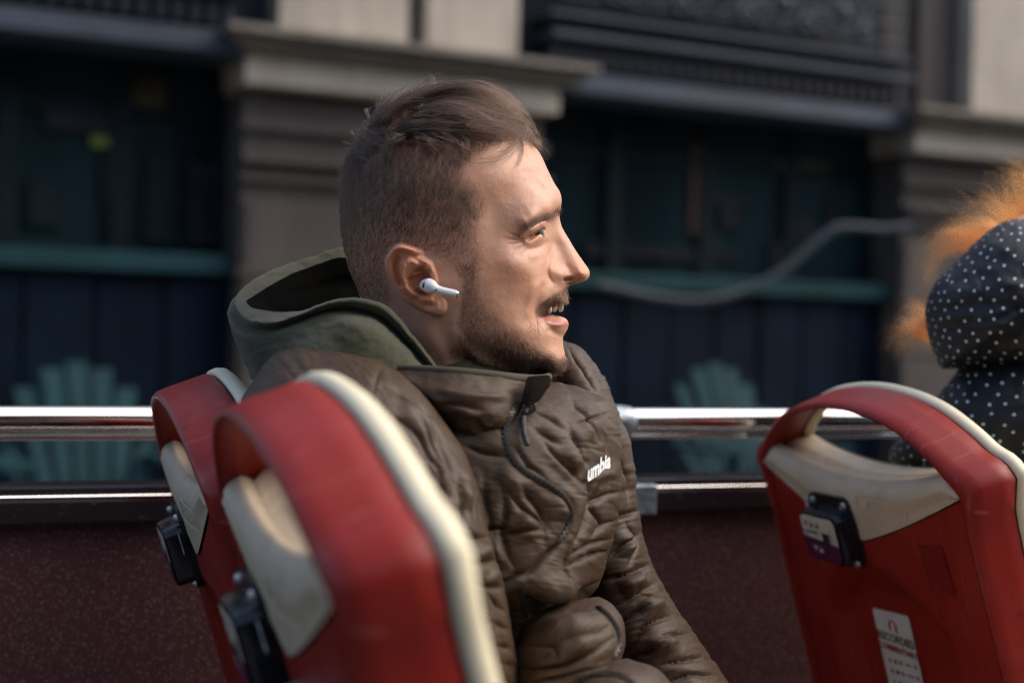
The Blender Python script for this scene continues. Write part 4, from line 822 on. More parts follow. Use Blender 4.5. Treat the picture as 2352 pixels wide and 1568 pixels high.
b_dir = lambda u, v: (.05+.55*sst(720, 830, v)*sst(1080, 1200, u)-.05+0*u, .95-.25*sst(1150, 1280, u)*sst(780, 840, v))
b_len = lambda u, v: 3.2+3.8*sst(720, 830, v)
Bd = gen(bmask, 14500, b_dir, b_len, .38, 5, .32, curl=.2)+gen(bmask, 2200, b_dir, b_len, .38, 5, .32, side=-1, curl=.2)
Bd += gen(polymask(RU, RV, [(1262, 820), (1298, 826), (1300, 850), (1240, 862)], 6), 500, lambda u, v: (.25+0*u, .9+0*v), lambda u, v: 6.5+0*u, .4, 5, .3)
strands('beard', Bd, .00006, m_beard, man)
mdir = lambda u, v: (-.55+1.0*sst(1278, 1306, u), .85+0*v)
strands('moustache', gen(mm_*(.5+.5*sst(1240, 1262, RU)), 1500, mdir, lambda u, v: 5.6-.6*sst(1255, 1290, u), .5, 6, .25, curl=.25)+gen(mm_, 600, mdir, lambda u, v: 5+0*u, .45, 6, .25, side=-1), .00006, m_beard, man)
ebr = browm*(.35+.65*sst(1190, 1230, RU)); edir = lambda u, v: (-.8+.5*sst(1255, 1285, u), .55-.9*sst(1250, 1285, u))
ls_ = []
for k in range(46):
    t = RNG.random(); q0 = np.array([1207+45*t, 549.5-28*t-3*math.sin(t*3.1)]); ln = RNG.uniform(5, 9); w_ = float(samp(HW, [q0[0]], [q0[1]])[0])+1.2; d_ = np.array([.75, .45+.25*RNG.normal()*.4]); tt = np.linspace(0, 1, 5)
    ls_.append(HP(q0[0]+d_[0]*ln*tt, q0[1]+d_[1]*ln*tt-2.0*tt**2*2, w_+4*tt))
strands('eyelashes', ls_, .00011, m_hair, man)
strands('eyebrow', gen(ebr, 600, edir, lambda u, v: 5.5+0*u, .22, 5, .18)+gen(ebr, 500, lambda u, v: (.75+0*u, -.25+0*v), lambda u, v: 5.5+0*u, .5, 5, .25, side=-1), .00006, m_hair, man)

# ------------------------------------------------------------------ clothing
g = NG('brown_heather_nylon'); uvc = g.coord('UV', scale=(85, 640, 1)); uvd = g.coord('UV', scale=(160, 1100, 1)); co = g.coord()
st1 = g.noise(uvc, 1.0, 5, .7, .3); st2 = g.noise(uvd, 1.0, 3, .6); big = g.noise(co, 9, 3)
col = g.mix(g.ramp(st1, (.38, 0.), (.62, 1.)), (.022, .0112, .0044), (.072, .0385, .0145)); col = g.mix(g.ramp(st2, (.54, 0.), (.62, .85)), col, (.017, .018, .022)); col = g.mix(g.ramp(g.noise(uvc, 2.1, 3, .6), (.60, 0.), (.70, .65)), col, (.022, .024, .030))
cr = g.noise(co, 30, 3, .5, .4); cr2 = g.noise(co, 130, 4, .6, .4)
g.base(col, g.ramp(big, (.3, .52), (.7, .62)), 0, .32); g.bump(g.math('ADD', g.math('ADD', cr, g.math('MULTIPLY', cr2, .35)), g.math('MULTIPLY', st2, .04)), .14, .002); m_jacket = g.m
g = NG('olive_fleece'); co = g.coord(); fz = g.noise(co, 1400, 3); bg_ = g.noise(co, 14, 4)
g.base(g.mix(g.ramp(fz, (.3, 0.), (.7, 1.)), (.032, .034, .019), (.066, .068, .042)), .9, 0, .2, Sheen_Weight=.15, Sheen_Roughness=.5); g.bump(g.math('ADD', fz, g.math('MULTIPLY', bg_, 2.)), .3, .0015); m_hood = g.m
m_fleece_d = simple('dark_fleece_lining', (.060, .052, .034), .95, var=.2, bump=.5, bscale=1500); m_zip = simple('gunmetal_zip', (.06, .055, .05), .45, .7); m_zip_tape = simple('black_zip_tape', (.013, .0085, .006), .8); m_logo = simple('white_embroidery', (.72, .74, .76), .6, var=.05); m_cord = simple('black_cord', (.014, .017, .022), .6); m_leath = simple('chin_guard', (.006, .0038, .003), 1.0, var=.2, spec=.05)
SURF = []                                                       # (u, v, z) of cloth facing the viewer, for laying trims on it
def vnormals(V, F):
    V = np.asarray(V); n = np.zeros_like(V); e1 = V[F[:, 2]]-V[F[:, 0]]; e2 = V[F[:, 3]]-V[F[:, 1]]; fn = np.cross(e1, e2)
    for k in range(4): np.add.at(n, F[:, k], fn)
    return n/(np.linalg.norm(n, axis=1)[:, None]+1e-12)
def cloth_tube(name, rows, mat, parent, nr, ns, strokes=(), crumple=2.0, cscale=(40, 26), seed=0, expo=2.3, puff=None, uvscale=1.0, keep=True, uvrot=0.0, wr=(), flat=()):
    """closed sleeve/torso: rows of (left u, left v, right u, right v, depth, depth radius)"""
    R_ = spline_u(np.array(rows, float), nr); ph = np.linspace(0, 2*math.pi, ns, endpoint=False); ph = ph-.18*np.sin(2*ph)*0
    cx = np.sign(np.cos(ph))*np.abs(np.cos(ph))**(2/expo); sx = np.sign(np.sin(ph))*np.abs(np.sin(ph))**(2/expo)
    mu = (R_[:, 0]+R_[:, 2])/2; mv = (R_[:, 1]+R_[:, 3])/2; hu = (R_[:, 2]-R_[:, 0])/2; hv = (R_[:, 3]-R_[:, 1])/2
    U_ = mu[:, None]+hu[:, None]*cx; V_ = mv[:, None]+hv[:, None]*cx; Z_ = R_[:, 4:5]-R_[:, 5:6]*sx
    pos = P(U_, V_, Z_).reshape(-1, 3); F = grid_faces(nr, ns, wrap_m=True)
    Nn = vnormals(pos, F)
    if ((pos-pos.mean(0))*Nn).sum() < 0: F = F[:, ::-1].copy(); Nn = -Nn
    fr = sst(.02, .45, -(Nn@FW)); u, v = U_.ravel(), V_.ravel(); D = np.zeros(len(u))
    for sk in strokes:
        pts, wd, h = sk[0], sk[1], sk[2]; kind = sk[3] if len(sk) > 3 else 'ridge'; tp = max(sk[4] if len(sk) > 4 else .45, .3); h = h*(1.0 if h > 0 else .75)
        a = np.array(pts, float)
        if kind == 'crease':
            Lc = np.linalg.norm(np.diff(a, axis=0), axis=1).sum(); e0 = a[0]-a[1]; e1 = a[-1]-a[-2]; ex = min(.45*Lc, 32); a = np.vstack([a[0]+e0/np.linalg.norm(e0)*ex, a, a[-1]+e1/np.linalg.norm(e1)*ex]); wd = wd*.8; tp = .42
        m = (u > a[:, 0].min()-4*wd) & (u < a[:, 0].max()+4*wd) & (v > a[:, 1].min()-4*wd) & (v < a[:, 1].max()+4*wd)
        if m.any(): D[m] += stroke_field(u[m], v[m], a, wd, h, kind, tp)*fr[m]
    q = np.stack([u/cscale[0]+seed, v/cscale[1], np.full(len(u), seed*3.1)], 1); wv = noise3(q*.7+5)*1.2
    n1_ = noise3(q+wv[:, None]); n2_ = noise3(q*2.3+wv[:, None]*1.5+11); n3_ = noise3(q*.45+31)
    D += crumple*(n1_*1.1+n2_*.4+n3_*1.3)
    for (amp, la, lb, an, sd) in wr:                             # long directional wrinkles: la along the fold, lb across it
        c_, s_ = math.cos(an), math.sin(an); x_ = u*c_+v*s_; y_ = -u*s_+v*c_; q = np.stack([x_/la+sd, y_/lb, np.full(len(u), sd*1.7)], 1); q[:, 1] += .9*noise3(q*np.array([.8, .35, 1])+3); n_ = noise3(q); D += amp*(1-2.2*np.sqrt(n_*n_+.012))*sst(-.25, .25, noise3(q*np.array([.6, .3, 1])+17)+.1)
    for fp, fw_ in flat: D = D*(1-.92*np.exp(-(seg_dist(u, v, crom(fp, len(fp)*4))[0]/fw_)**2))
    pos = pos+Nn*(D/1000)[:, None]
    if puff is not None: pos = puff(pos, Nn, u, v, fr)
    # lengthwise / around coordinates in metres
    dl = np.linalg.norm(np.diff(P(mu, mv, R_[:, 4]), axis=0), axis=1); L = np.concatenate([[0], np.cumsum(dl)]); circ = np.linalg.norm(np.roll(pos.reshape(nr, ns, 3), -1, 1)-pos.reshape(nr, ns, 3), axis=2); Cc = np.cumsum(circ, 1)-circ; Cc = Cc-Cc[:, ns//4:ns//4+1]
    uvx, uvy = Cc.ravel(), np.repeat(L, ns); c_, s_ = math.cos(uvrot), math.sin(uvrot); uv = np.stack([uvx*c_-uvy*s_, uvx*s_+uvy*c_], 1)*uvscale
    if keep:
        qz = (pos-CAM); zz = qz@FW; k = fr > .1; SURF.append(np.stack([1176+FPX*(qz@RT)/zz, 784-FPX*(qz@VU)/zz, zz], 1)[k])
    ob_ = mesh(name, pos, F, mat, parent, uv=uv); return ob_, pos
jk = empty('jacket'); jk.parent = man
ZP = [(1196, 924), (1180, 942), (1166, 965), (1160, 995), (1165, 1026), (1183, 1061), (1214, 1089), (1256, 1112), (1290, 1137), (1309, 1166), (1310, 1194), (1296, 1225), (1281, 1244)]
ZK = [(1312, 1406), (1341, 1395), (1373, 1397), (1401, 1420), (1419, 1451), (1421, 1483), (1409, 1508)]
TORSO = [(930, 900, 1290, 880, 1.215, .05), (840, 915, 1345, 895, 1.21, .10), (760, 945, 1405, 930, 1.205, .13), (730, 1000, 1424, 1000, 1.20, .15), (770, 1100, 1424, 1100, 1.195, .16), (810, 1200, 1416, 1200, 1.19, .165), (850, 1290, 1393, 1280, 1.185, .165), (880, 1360, 1375, 1345, 1.18, .16), (900, 1420, 1330, 1400, 1.18, .14), (910, 1500, 1340, 1470, 1.18, .13), (920, 1620, 1380, 1600, 1.18, .15), (940, 1760, 1420, 1740, 1.18, .16)]
def c2(*q): return [(860.2+x*.5027, 779.8+y*.5027) for x, y in q]
def cr(w_, h_, *q): return (c2(*q), w_, h_, 'crease', .35)
def rg(w_, h_, *q): return (c2(*q), w_, h_, 'ridge', .4)
TS = [cr(10, 6, (430, 490), (510, 515), (600, 525)), cr(9, 6, (500, 640), (505, 730), (520, 800), (545, 880)), cr(11, 8, (580, 670), (600, 760), (588, 870), (603, 960), (645, 1050)), cr(9, 6, (592, 680), (690, 780), (768, 838), (775, 905)), cr(16, 8, (685, 690), (755, 765), (790, 845)), cr(8, 7, (500, 872), (550, 858), (600, 862)), cr(10, 9, (608, 884), (680, 872), (745, 868)), cr(10, 9, (640, 1068), (705, 1062), (765, 1005), (850, 925), (885, 880)), cr(9, 7, (510, 1100), (580, 1112), (650, 1075)), cr(14, 14, (670, 1170), (800, 1212), (930, 1172), (1035, 1100)),
 cr(10, 7, (965, 520), (985, 640), (985, 745), (960, 850), (895, 950)), cr(8, 6, (1000, 745), (1060, 708), (1110, 695)), cr(9, 7, (1020, 690), (1003, 770), (1035, 840)), cr(8, 6, (1005, 885), (1050, 845), (1095, 825)), cr(9, 6, (930, 965), (1000, 930), (1065, 912)), cr(9, 6, (915, 1020), (990, 985), (1055, 965)), cr(9, 5, (880, 990), (870, 1040), (880, 1090)), cr(9, 6, (890, 255), (955, 355), (1010, 445)), cr(7, 4, (940, 385), (990, 365), (1040, 345)), cr(10, 6, (965, 235), (1030, 300), (1085, 375)), cr(8, 5, (895, 415), (930, 490), (965, 560)), cr(12, 5, (745, 415), (790, 440), (835, 470)), cr(8, 5, (780, 475), (860, 570), (935, 645)), cr(7, 4, (700, 580), (740, 600), (780, 640)), cr(7, 4, (650, 500), (690, 560), (705, 590)), cr(8, 4, (1060, 470), (1075, 560), (1070, 640)), cr(7, 4, (730, 330), (800, 360), (850, 400)),
 rg(26, 6, (540, 600), (640, 660), (700, 720)), rg(24, 7, (640, 800), (690, 850), (720, 930)), rg(22, 6, (860, 480), (900, 560), (930, 620)), rg(30, 8, (700, 1120), (820, 1150), (950, 1110)), rg(24, 5, (1010, 560), (1060, 600), (1080, 650)), rg(20, 6, (540, 900), (560, 980), (580, 1060)), rg(22, 5, (930, 300), (980, 400), (1010, 480)), rg(26, 6, (820, 680), (860, 760), (850, 850))]
tor, _ = cloth_tube('torso', TORSO, m_jacket, jk, 340, 420, TS, .35, (60, 40), 1, uvrot=.25, flat=((ZP, 13), ([(1346, 1086), (1375, 1068), (1405, 1048)], 20)), wr=((1.3, 130, 24, .75, 2.), (.8, 60, 12, .1, 4.)))
NEARS = [(690, 778, 745, 772, 1.15, .02), (640, 800, 830, 806, 1.12, .055), (590, 862, 915, 855, 1.085, .08), (556, 930, 990, 925, 1.065, .092), (585, 1020, 1055, 1020, 1.05, .092), (660, 1120, 1092, 1105, 1.045, .088), (740, 1220, 1118, 1205, 1.04, .085), (815, 1330, 1150, 1310, 1.04, .085), (870, 1440, 1170, 1420, 1.04, .085), (910, 1568, 1190, 1560, 1.04, .085), (930, 1740, 1200, 1720, 1.04, .08)]
NS = [([(887, 838), (869, 857), (860, 890)], 6, 4, 'crease', .3), cr(12, 8, (90, 160), (205, 300), (300, 440), (345, 560), (360, 740)), cr(10, 7, (170, 330), (270, 470), (320, 600), (335, 740)), cr(10, 7, (60, 330), (190, 420), (265, 560), (290, 700)), cr(10, 9, (330, 470), (415, 560), (455, 645), (450, 800)), cr(9, 6, (230, 330), (300, 370), (350, 450)), cr(10, 6, (0, 200), (100, 240), (190, 320)), cr(9, 7, (380, 640), (400, 740), (405, 860)), cr(8, 6, (480, 660), (475, 760), (490, 860)), cr(9, 8, (420, 900), (500, 905), (560, 880)), cr(9, 8, (470, 1020), (540, 1010), (600, 985)), cr(10, 9, (500, 1120), (570, 1130), (630, 1100)), cr(9, 7, (540, 1180), (580, 1230), (640, 1250)), cr(9, 7, (560, 1300), (610, 1320), (650, 1290)), cr(10, 8, (580, 1400), (630, 1410), (660, 1380)), cr(9, 7, (600, 1480), (650, 1490), (680, 1460)), ([(650, 850), (740, 846), (830, 870)], 12, 3, 'crease', .4), ([(720, 800), (790, 812), (850, 840)], 10, 2.5, 'crease', .4), ([(590, 920), (700, 900), (800, 925), (860, 975)], 12, 4, 'crease', .4), rg(24, 6, (100, 260), (220, 360), (300, 470)), rg(22, 6, (250, 520), (300, 640), (310, 740)), rg(18, 6, (380, 560), (425, 680), (420, 800)), rg(20, 7, (470, 940), (530, 960), (580, 950)), rg(20, 7, (520, 1060), (570, 1070), (620, 1050))]
slN, _ = cloth_tube('sleeve', NEARS, m_jacket, jk, 300, 300, NS, .35, (60, 60), 4, uvrot=1.2, wr=((1.4, 120, 24, 1.05, 3.), (.8, 60, 12, .6, 5.)))
FARS = [(1240, 800, 1292, 783, 1.29, .02), (1255, 830, 1340, 806, 1.30, .05), (1270, 880, 1386, 868, 1.30, .07), (1290, 950, 1418, 945, 1.295, .08), (1310, 1030, 1449, 1026, 1.29, .082), (1320, 1120, 1460, 1122, 1.285, .082), (1325, 1200, 1470, 1200, 1.28, .082), (1325, 1300, 1494, 1290, 1.275, .084), (1345, 1400, 1550, 1392, 1.265, .084), (1395, 1500, 1622, 1498, 1.25, .082), (1450, 1600, 1698, 1600, 1.24, .08), (1500, 1720, 1775, 1710, 1.23, .078)]
FS = [cr(10, 10, (1105, 805), (1150, 800), (1205, 780)), cr(11, 10, (1040, 1092), (1150, 1072), (1265, 1022)), cr(10, 8, (1120, 1205), (1200, 1160), (1285, 1110)), cr(9, 8, (1215, 1150), (1260, 1170), (1305, 1182)), cr(10, 8, (1175, 1385), (1245, 1300), (1385, 1250)), cr(9, 7, (1290, 1362), (1370, 1350), (1460, 1352)), cr(10, 8, (1340, 1480), (1430, 1460), (1520, 1450)), cr(10, 8, (1150, 1460), (1230, 1430), (1300, 1400)), cr(9, 6, (1130, 560), (1160, 640), (1165, 740)), cr(9, 6, (1160, 850), (1190, 920), (1170, 1000)), cr(9, 6, (1090, 980), (1130, 940), (1190, 900)), cr(9, 6, (1120, 1300), (1170, 1260), (1240, 1220)), cr(9, 6, (900, 60), (960, 140), (1010, 230)), cr(9, 5, (960, 60), (1010, 130), (1050, 220)), cr(9, 6, (1380, 1550), (1450, 1530), (1540, 1535)), rg(20, 7, (1130, 860), (1160, 930), (1150, 1010)), rg(22, 8, (1110, 1150), (1180, 1110), (1250, 1080)), rg(20, 7, (1200, 1230), (1270, 1210), (1340, 1200)), rg(20, 7, (1230, 1400), (1320, 1390), (1400, 1390))]
slF, _ = cloth_tube('sleeve', FARS, m_jacket, jk, 300, 240, FS, .35, (60, 40), 9, uvrot=-.35, wr=((1.6, 110, 20, -.30, 4.), (.8, 60, 11, -.1, 6.)))
POCK = [(1230, 1400, 1375, 1372, 1.09, .02), (1205, 1425, 1408, 1392, 1.085, .05), (1188, 1465, 1430, 1430, 1.075, .065), (1178, 1510, 1436, 1480, 1.065, .072), (1172, 1560, 1424, 1530, 1.06, .072), (1170, 1620, 1440, 1590, 1.06, .07), (1170, 1700, 1460, 1680, 1.06, .07)]
PS = [cr(12, 8, (670, 1400), (800, 1380), (930, 1340), (1085, 1285)), cr(12, 9, (650, 1500), (850, 1485), (980, 1430), (1075, 1370)), cr(8, 5, (800, 1390), (830, 1420), (840, 1460)), ([(1300, 1405), (1350, 1393), (1390, 1405), (1415, 1440), (1422, 1480), (1410, 1512)], 6, 4, 'crease', .1), rg(24, 8, (740, 1340), (870, 1290), (1000, 1270)), rg(20, 6, (780, 1440), (900, 1410), (1020, 1350)), cr(9, 6, (640, 1380), (670, 1320), (700, 1270)), cr(9, 6, (700, 1560), (850, 1540), (980, 1510))]
pk, _ = cloth_tube('pocket_hem', POCK, m_jacket, jk, 170, 220, PS, .35, (60, 40), 14, uvrot=-.6, flat=((ZK, 10),), wr=((1.2, 120, 20, -.5, 5.), (.7, 60, 11, -.3, 7.)))
# lower hem roll with second pocket zip
HEM = [(1300, 1530, 1440, 1512, 1.05, .02), (1260, 1560, 1500, 1530, 1.045, .05), (1240, 1600, 1540, 1570, 1.04, .06), (1230, 1680, 1570, 1660, 1.04, .06)]
cloth_tube('hem', HEM, m_jacket, jk, 90, 150, [([(1320, 1556), (1400, 1548), (1450, 1562)], 5, -4)], .8, (46, 30), 17, uvrot=-.4)
SF = np.vstack(SURF)
def depth_at(u, v, k=6, lift=.0):
    d = (SF[:, 0]-u)**2+(SF[:, 1]-v)**2; i = np.argpartition(d, k)[:k]; return SF[i, 2].min()-lift
# collar and chin guard
def loft(name, loops, mat, parent, nr, nc, closed=True, noise_amp=1.0, seed=0, strokes=(), flip=False, keep=False, uvs=1.0):
    """loops: list (bottom..top) of lists of (u, v, z)"""
    A = np.array(loops, float); A = spline_u(A, nr); A = np.swapaxes(spline_u(np.swapaxes(A, 0, 1), nc, closed), 0, 1)
    pos = P(A[..., 0], A[..., 1], A[..., 2]).reshape(-1, 3); F = grid_faces(nr, nc, wrap_m=closed, flip=flip); Nn = vnormals(pos, F); u, v = A[..., 0].ravel(), A[..., 1].ravel(); D = np.zeros(len(u)); sg = np.sign(-(Nn@FW))
    for sk in strokes: D += stroke_field(u, v, np.array(sk[0], float), sk[1], sk[2], sk[3] if len(sk) > 3 else 'ridge', .3)*(Nn@FW < 0)
    q = np.stack([u/30+seed, v/22, A[..., 2].ravel()*20], 1); D += noise_amp*(noise3(q)+.4*noise3(q*2.1+7)); pos = pos+Nn*(D/1000)[:, None]
    if keep: qz = pos-CAM; zz = qz@FW; k = (Nn@FW) < -.1; SURF.append(np.stack([1176+FPX*(qz@RT)/zz, 784-FPX*(qz@VU)/zz, zz], 1)[k])
    g1 = np.linalg.norm(np.diff(pos.reshape(nr, nc, 3), axis=1, append=pos.reshape(nr, nc, 3)[:, :1]), axis=2); g0 = np.linalg.norm(np.diff(pos.reshape(nr, nc, 3), axis=0, prepend=pos.reshape(nr, nc, 3)[:1]), axis=2)
    uv = np.stack([np.cumsum(g1, 1).ravel(), np.cumsum(g0, 0).ravel()], 1)*uvs
    return mesh(name, pos, F, mat, parent, uv=uv)
cb = [(880, 905, 1.09), (950, 965, 1.075), (1030, 1005, 1.07), (1110, 1034, 1.07), (1163, 1042, 1.075), (1205, 1015, 1.10), (1255, 960, 1.14), (1290, 900, 1.20), (1250, 880, 1.27), (1150, 880, 1.32), (1000, 880, 1.33), (900, 870, 1.30), (855, 860, 1.22), (855, 870, 1.12)]
cmid = [(898, 880, 1.062), (965, 912, 1.045), (1045, 935, 1.037), (1120, 955, 1.045), (1172, 958, 1.06), (1212, 940, 1.09), (1255, 912, 1.14), (1272, 885, 1.19), (1240, 868, 1.26), (1150, 865, 1.31), (1000, 862, 1.32), (905, 856, 1.29), (870, 850, 1.21), (872, 858, 1.12)]
ct = [(905, 849, 1.078), (975, 852, 1.063), (1055, 857, 1.057), (1135, 865, 1.065), (1190, 871, 1.082), (1225, 873, 1.105), (1252, 871, 1.145), (1258, 866, 1.19), (1230, 860, 1.25), (1145, 855, 1.30), (1000, 852, 1.31), (910, 846, 1.28), (880, 842, 1.20), (882, 846, 1.13)]
ci = [(912, 868, 1.10), (980, 868, 1.085), (1055, 872, 1.08), (1130, 880, 1.085), (1180, 885, 1.10), (1212, 886, 1.12), (1232, 884, 1.15), (1236, 880, 1.19), (1215, 874, 1.24), (1140, 868, 1.285), (1000, 866, 1.295), (915, 860, 1.265), (892, 856, 1.20), (895, 860, 1.14)]
CSK = [([(985, 890), (1050, 905), (1130, 912), (1185, 905)], 9, 3), ([(1000, 935), (1060, 930), (1120, 945)], 10, -4), ([(1020, 965), (1080, 985), (1140, 985)], 12, 4), ([(935, 870), (960, 905), (1000, 940)], 8, -4), ([(1090, 960), (1110, 985), (1150, 1000)], 8, -4)]
collar = loft('collar', [cb, cmid, ct], m_jacket, jk, 90, 300, True, .9, 3, CSK, True, True)
rimpts = np.array([P(*(np.array(a)+np.array([0, -3, .004]))) for a in ct]); v, f = sweep(crom(np.vstack([rimpts, rimpts[:1]]), 220), .0034, 12, cap=False); mesh('collar_binding', v, f, m_fleece_d, jk)
loft('collar_lining', [ct, ci, [(a[0], a[1]+60, a[2]) for a in ci]], m_fleece_d, jk, 30, 160, True, .8, 6)
SF = np.vstack(SURF)
# chin guard flap
cg = [[(1195, 926, 1.062), (1203, 895, 1.066), (1211, 865, 1.074)], [(1216, 931, 1.062), (1228, 896, 1.070), (1234, 862, 1.082)], [(1241, 917, 1.078), (1253, 892, 1.088), (1256, 861, 1.100)], [(1250, 902, 1.095), (1263, 885, 1.106), (1264, 864, 1.118)]]
loft('chin_guard', cg, m_leath, jk, 24, 24, False, .6, 8)
# zip along the front
def zipper(name, pts, n, lift=.0009):
    c_ = crom(np.array(pts, float), n); z = np.array([depth_at(a, b, 5) for a, b in c_]); z = np.array([z[max(0, i-1):i+2].min() for i in range(len(z))]); K = np.hanning(25); K /= K.sum(); z = np.convolve(np.pad(z, 12, mode='edge'), K, 'valid'); w_ = P(c_[:, 0], c_[:, 1], z-lift)
    T = np.gradient(w_, axis=0); T /= np.linalg.norm(T, axis=1)[:, None]; Sd = np.cross(T, FW); Sd /= np.linalg.norm(Sd, axis=1)[:, None]; wd = .0027
    v = np.stack([w_-Sd*wd+FW*.0015, w_-Sd*wd*.4-FW*.0004, w_+Sd*wd*.4-FW*.0004, w_+Sd*wd+FW*.0015], 1).reshape(-1, 3); zp = mesh(name, v, grid_faces(n, 4), m_zip_tape, jk)
    parts = []; L = np.concatenate([[0], np.cumsum(np.linalg.norm(np.diff(w_, axis=0), axis=1))]); m = int(L[-1]/.0021)
    for k in range(m):
        d = L[-1]*(k+.5)/m; c0 = np.array([np.interp(d, L, w_[:, i]) for i in range(3)]); i = min(np.searchsorted(L, d), n-1); off = Sd[i]*(.0006 if k % 2 else -.0006)
        bv, bf = boxv(-1, 1, -1, 1, -1, 1); parts.append((c0+off-FW*.0005+bv[:, :1]*T[i]*.0007+bv[:, 1:2]*Sd[i]*.0013+bv[:, 2:]*FW*.0005, bf))
    v, f = join(*parts); tag(mesh('zip_teeth', v, f, m_zip, zp, smooth=False), kind='stuff'); return zp
zipper('zip', ZP, 150); zipper('zip', [(1199, 1342), (1200, 1365), (1206, 1395), (1216, 1415), (1232, 1423)], 50); zipper('pocket_zip', [(1312, 1406), (1341, 1395), (1373, 1397), (1401, 1420), (1419, 1451), (1421, 1483), (1409, 1508)], 90); zipper('pocket_zip', [(1322, 1560), (1370, 1549), (1420, 1552), (1455, 1572)], 40)
pull = [(1219, 926), (1214, 934), (1206, 945), (1202, 965), (1203, 990), (1207, 1008), (1212, 1022)]
pc = crom(np.array(pull, float), 30); v, f = sweep(np.array([P(a, b, depth_at(a, b, lift=.006)) for a, b in pc]), .0022, 8); mesh('zip_pull', v, f, m_cord, jk)
lp = [P(1219+9*math.cos(t), 934+11*math.sin(t), depth_at(1219, 934, lift=.009)) for t in np.linspace(0, 6.28, 20)]; v, f = sweep(np.array(lp), .0016, 8, cap=False); mesh('zip_slider', v, f, m_zip, jk)
# chest lettering
v, f = text_mesh('umbia', .032, align='LEFT', bold=.0012); a0, a1 = np.array([1350., 1090.]), np.array([1403., 1056.]); wv = v[:, 0].max(); d = (a1-a0)/np.linalg.norm(a1-a0)
sc = np.linalg.norm(a1-a0)/wv; pos = []; gp = [(a0+d*i*4+np.array([0, 4-j*5.])) for i in range(17) for j in range(8)]; A_ = np.array([[1, q_[0]-1375, q_[1]-1070] for q_ in gp]); zz_ = np.array([depth_at(q_[0], q_[1], 4) for q_ in gp]); fit = np.linalg.lstsq(A_, zz_, rcond=None)[0]; up_ = (A_@fit-zz_).max()
for x, y, _ in v: q_ = a0+d*x*sc+np.array([.06, -1.0])*y*sc*2.0; pos.append(P(q_[0], q_[1], fit@np.array([1, q_[0]-1375, q_[1]-1070])-up_-.0010))
mesh('chest_lettering', pos, f, m_logo, jk, False)
# hood of the sweatshirt
hood_cols = [  # crest, outer, base, inner, cavity
 [(1010, 846, 1.122), (985, 868, 1.105), (965, 900, 1.09), (1018, 862, 1.145), (1020, 900, 1.16)],
 [(958, 781, 1.110), (925, 812, 1.085), (895, 870, 1.07), (968, 795, 1.135), (975, 850, 1.155)],
 [(897, 709, 1.098), (862, 762, 1.072), (825, 850, 1.06), (905, 722, 1.125), (915, 790, 1.15)],
 [(852, 688, 1.092), (815, 745, 1.070), (785, 830, 1.06), (858, 700, 1.122), (870, 770, 1.15)],
 [(805, 683, 1.092), (775, 738, 1.078), (755, 815, 1.06), (806, 694, 1.122), (820, 760, 1.15)],
 [(752, 692, 1.093), (735, 735, 1.088), (715, 800, 1.068), (752, 698, 1.12), (765, 745, 1.15)],
 [(690, 716, 1.098), (688, 750, 1.092), (670, 810, 1.078), (692, 712, 1.12), (712, 735, 1.15)],
 [(625, 735, 1.106), (628, 772, 1.10), (625, 840, 1.095), (636, 716, 1.125), (660, 725, 1.16)],
 [(572, 724, 1.132), (560, 780, 1.125), (592, 870, 1.12), (585, 708, 1.145), (620, 715, 1.17)],
 [(543, 694, 1.18), (526, 745, 1.175), (575, 868, 1.18), (566, 692, 1.18), (610, 705, 1.2)],
 [(556, 664, 1.225), (534, 705, 1.24), (580, 850, 1.25), (582, 680, 1.22), (620, 700, 1.22)],
 [(600, 634, 1.262), (590, 670, 1.285), (620, 830, 1.30), (622, 655, 1.25), (650, 690, 1.24)],
 [(660, 607, 1.288), (660, 640, 1.315), (680, 800, 1.33), (672, 628, 1.275), (690, 680, 1.26)],
 [(722, 588, 1.300), (725, 620, 1.335), (740, 790, 1.34), (728, 608, 1.29), (740, 670, 1.28)],
 [(790, 570, 1.310), (790, 610, 1.34), (800, 780, 1.35), (792, 592, 1.30), (800, 660, 1.29)],
 [(880, 610, 1.320), (880, 650, 1.345), (880, 790, 1.35), (878, 630, 1.305), (875, 690, 1.29)],
 [(960, 720, 1.310), (960, 760, 1.33), (960, 850, 1.34), (955, 735, 1.295), (950, 790, 1.28)],
 [(1015, 830, 1.270), (1020, 850, 1.29), (1020, 890, 1.30), (1010, 840, 1.255), (1000, 880, 1.24)]]
def mixp(a, b, t): return tuple(np.array(a)*(1-t)+np.array(b)*t)
L_base = [c_[2] for c_ in hood_cols]; L_out = [c_[1] for c_ in hood_cols]; L_cr = [c_[0] for c_ in hood_cols]; L_in = [c_[3] for c_ in hood_cols]; L_cav = [c_[4] for c_ in hood_cols]
rim_o = [(c_[0][0]+(c_[1][0]-c_[0][0])*.22, c_[0][1]+(c_[1][1]-c_[0][1])*.22, c_[0][2]-.006 if c_[0][2] < 1.2 else c_[0][2]+.006) for c_ in hood_cols]
und = [(c_[0][0]+(c_[1][0]-c_[0][0])*.48, c_[0][1]+(c_[1][1]-c_[0][1])*.48, c_[0][2]+.006 if c_[0][2] < 1.2 else c_[0][2]+.004) for c_ in hood_cols]
HK = [([(690, 762), (760, 755), (830, 775), (890, 812)], 16, 5), ([(705, 740), (770, 738), (820, 750)], 12, -6), ([(850, 760), (880, 790), (920, 815), (960, 835)], 12, -6), ([(840, 790), (880, 815), (930, 840)], 10, 4), ([(820, 715), (850, 735), (870, 765)], 12, 4), ([(545, 760), (560, 775), (580, 785)], 10, -3), ([(575, 738), (620, 752), (690, 735), (752, 712), (805, 704), (852, 709), (888, 728), (930, 780), (975, 835)], 2.2, -1.6)]
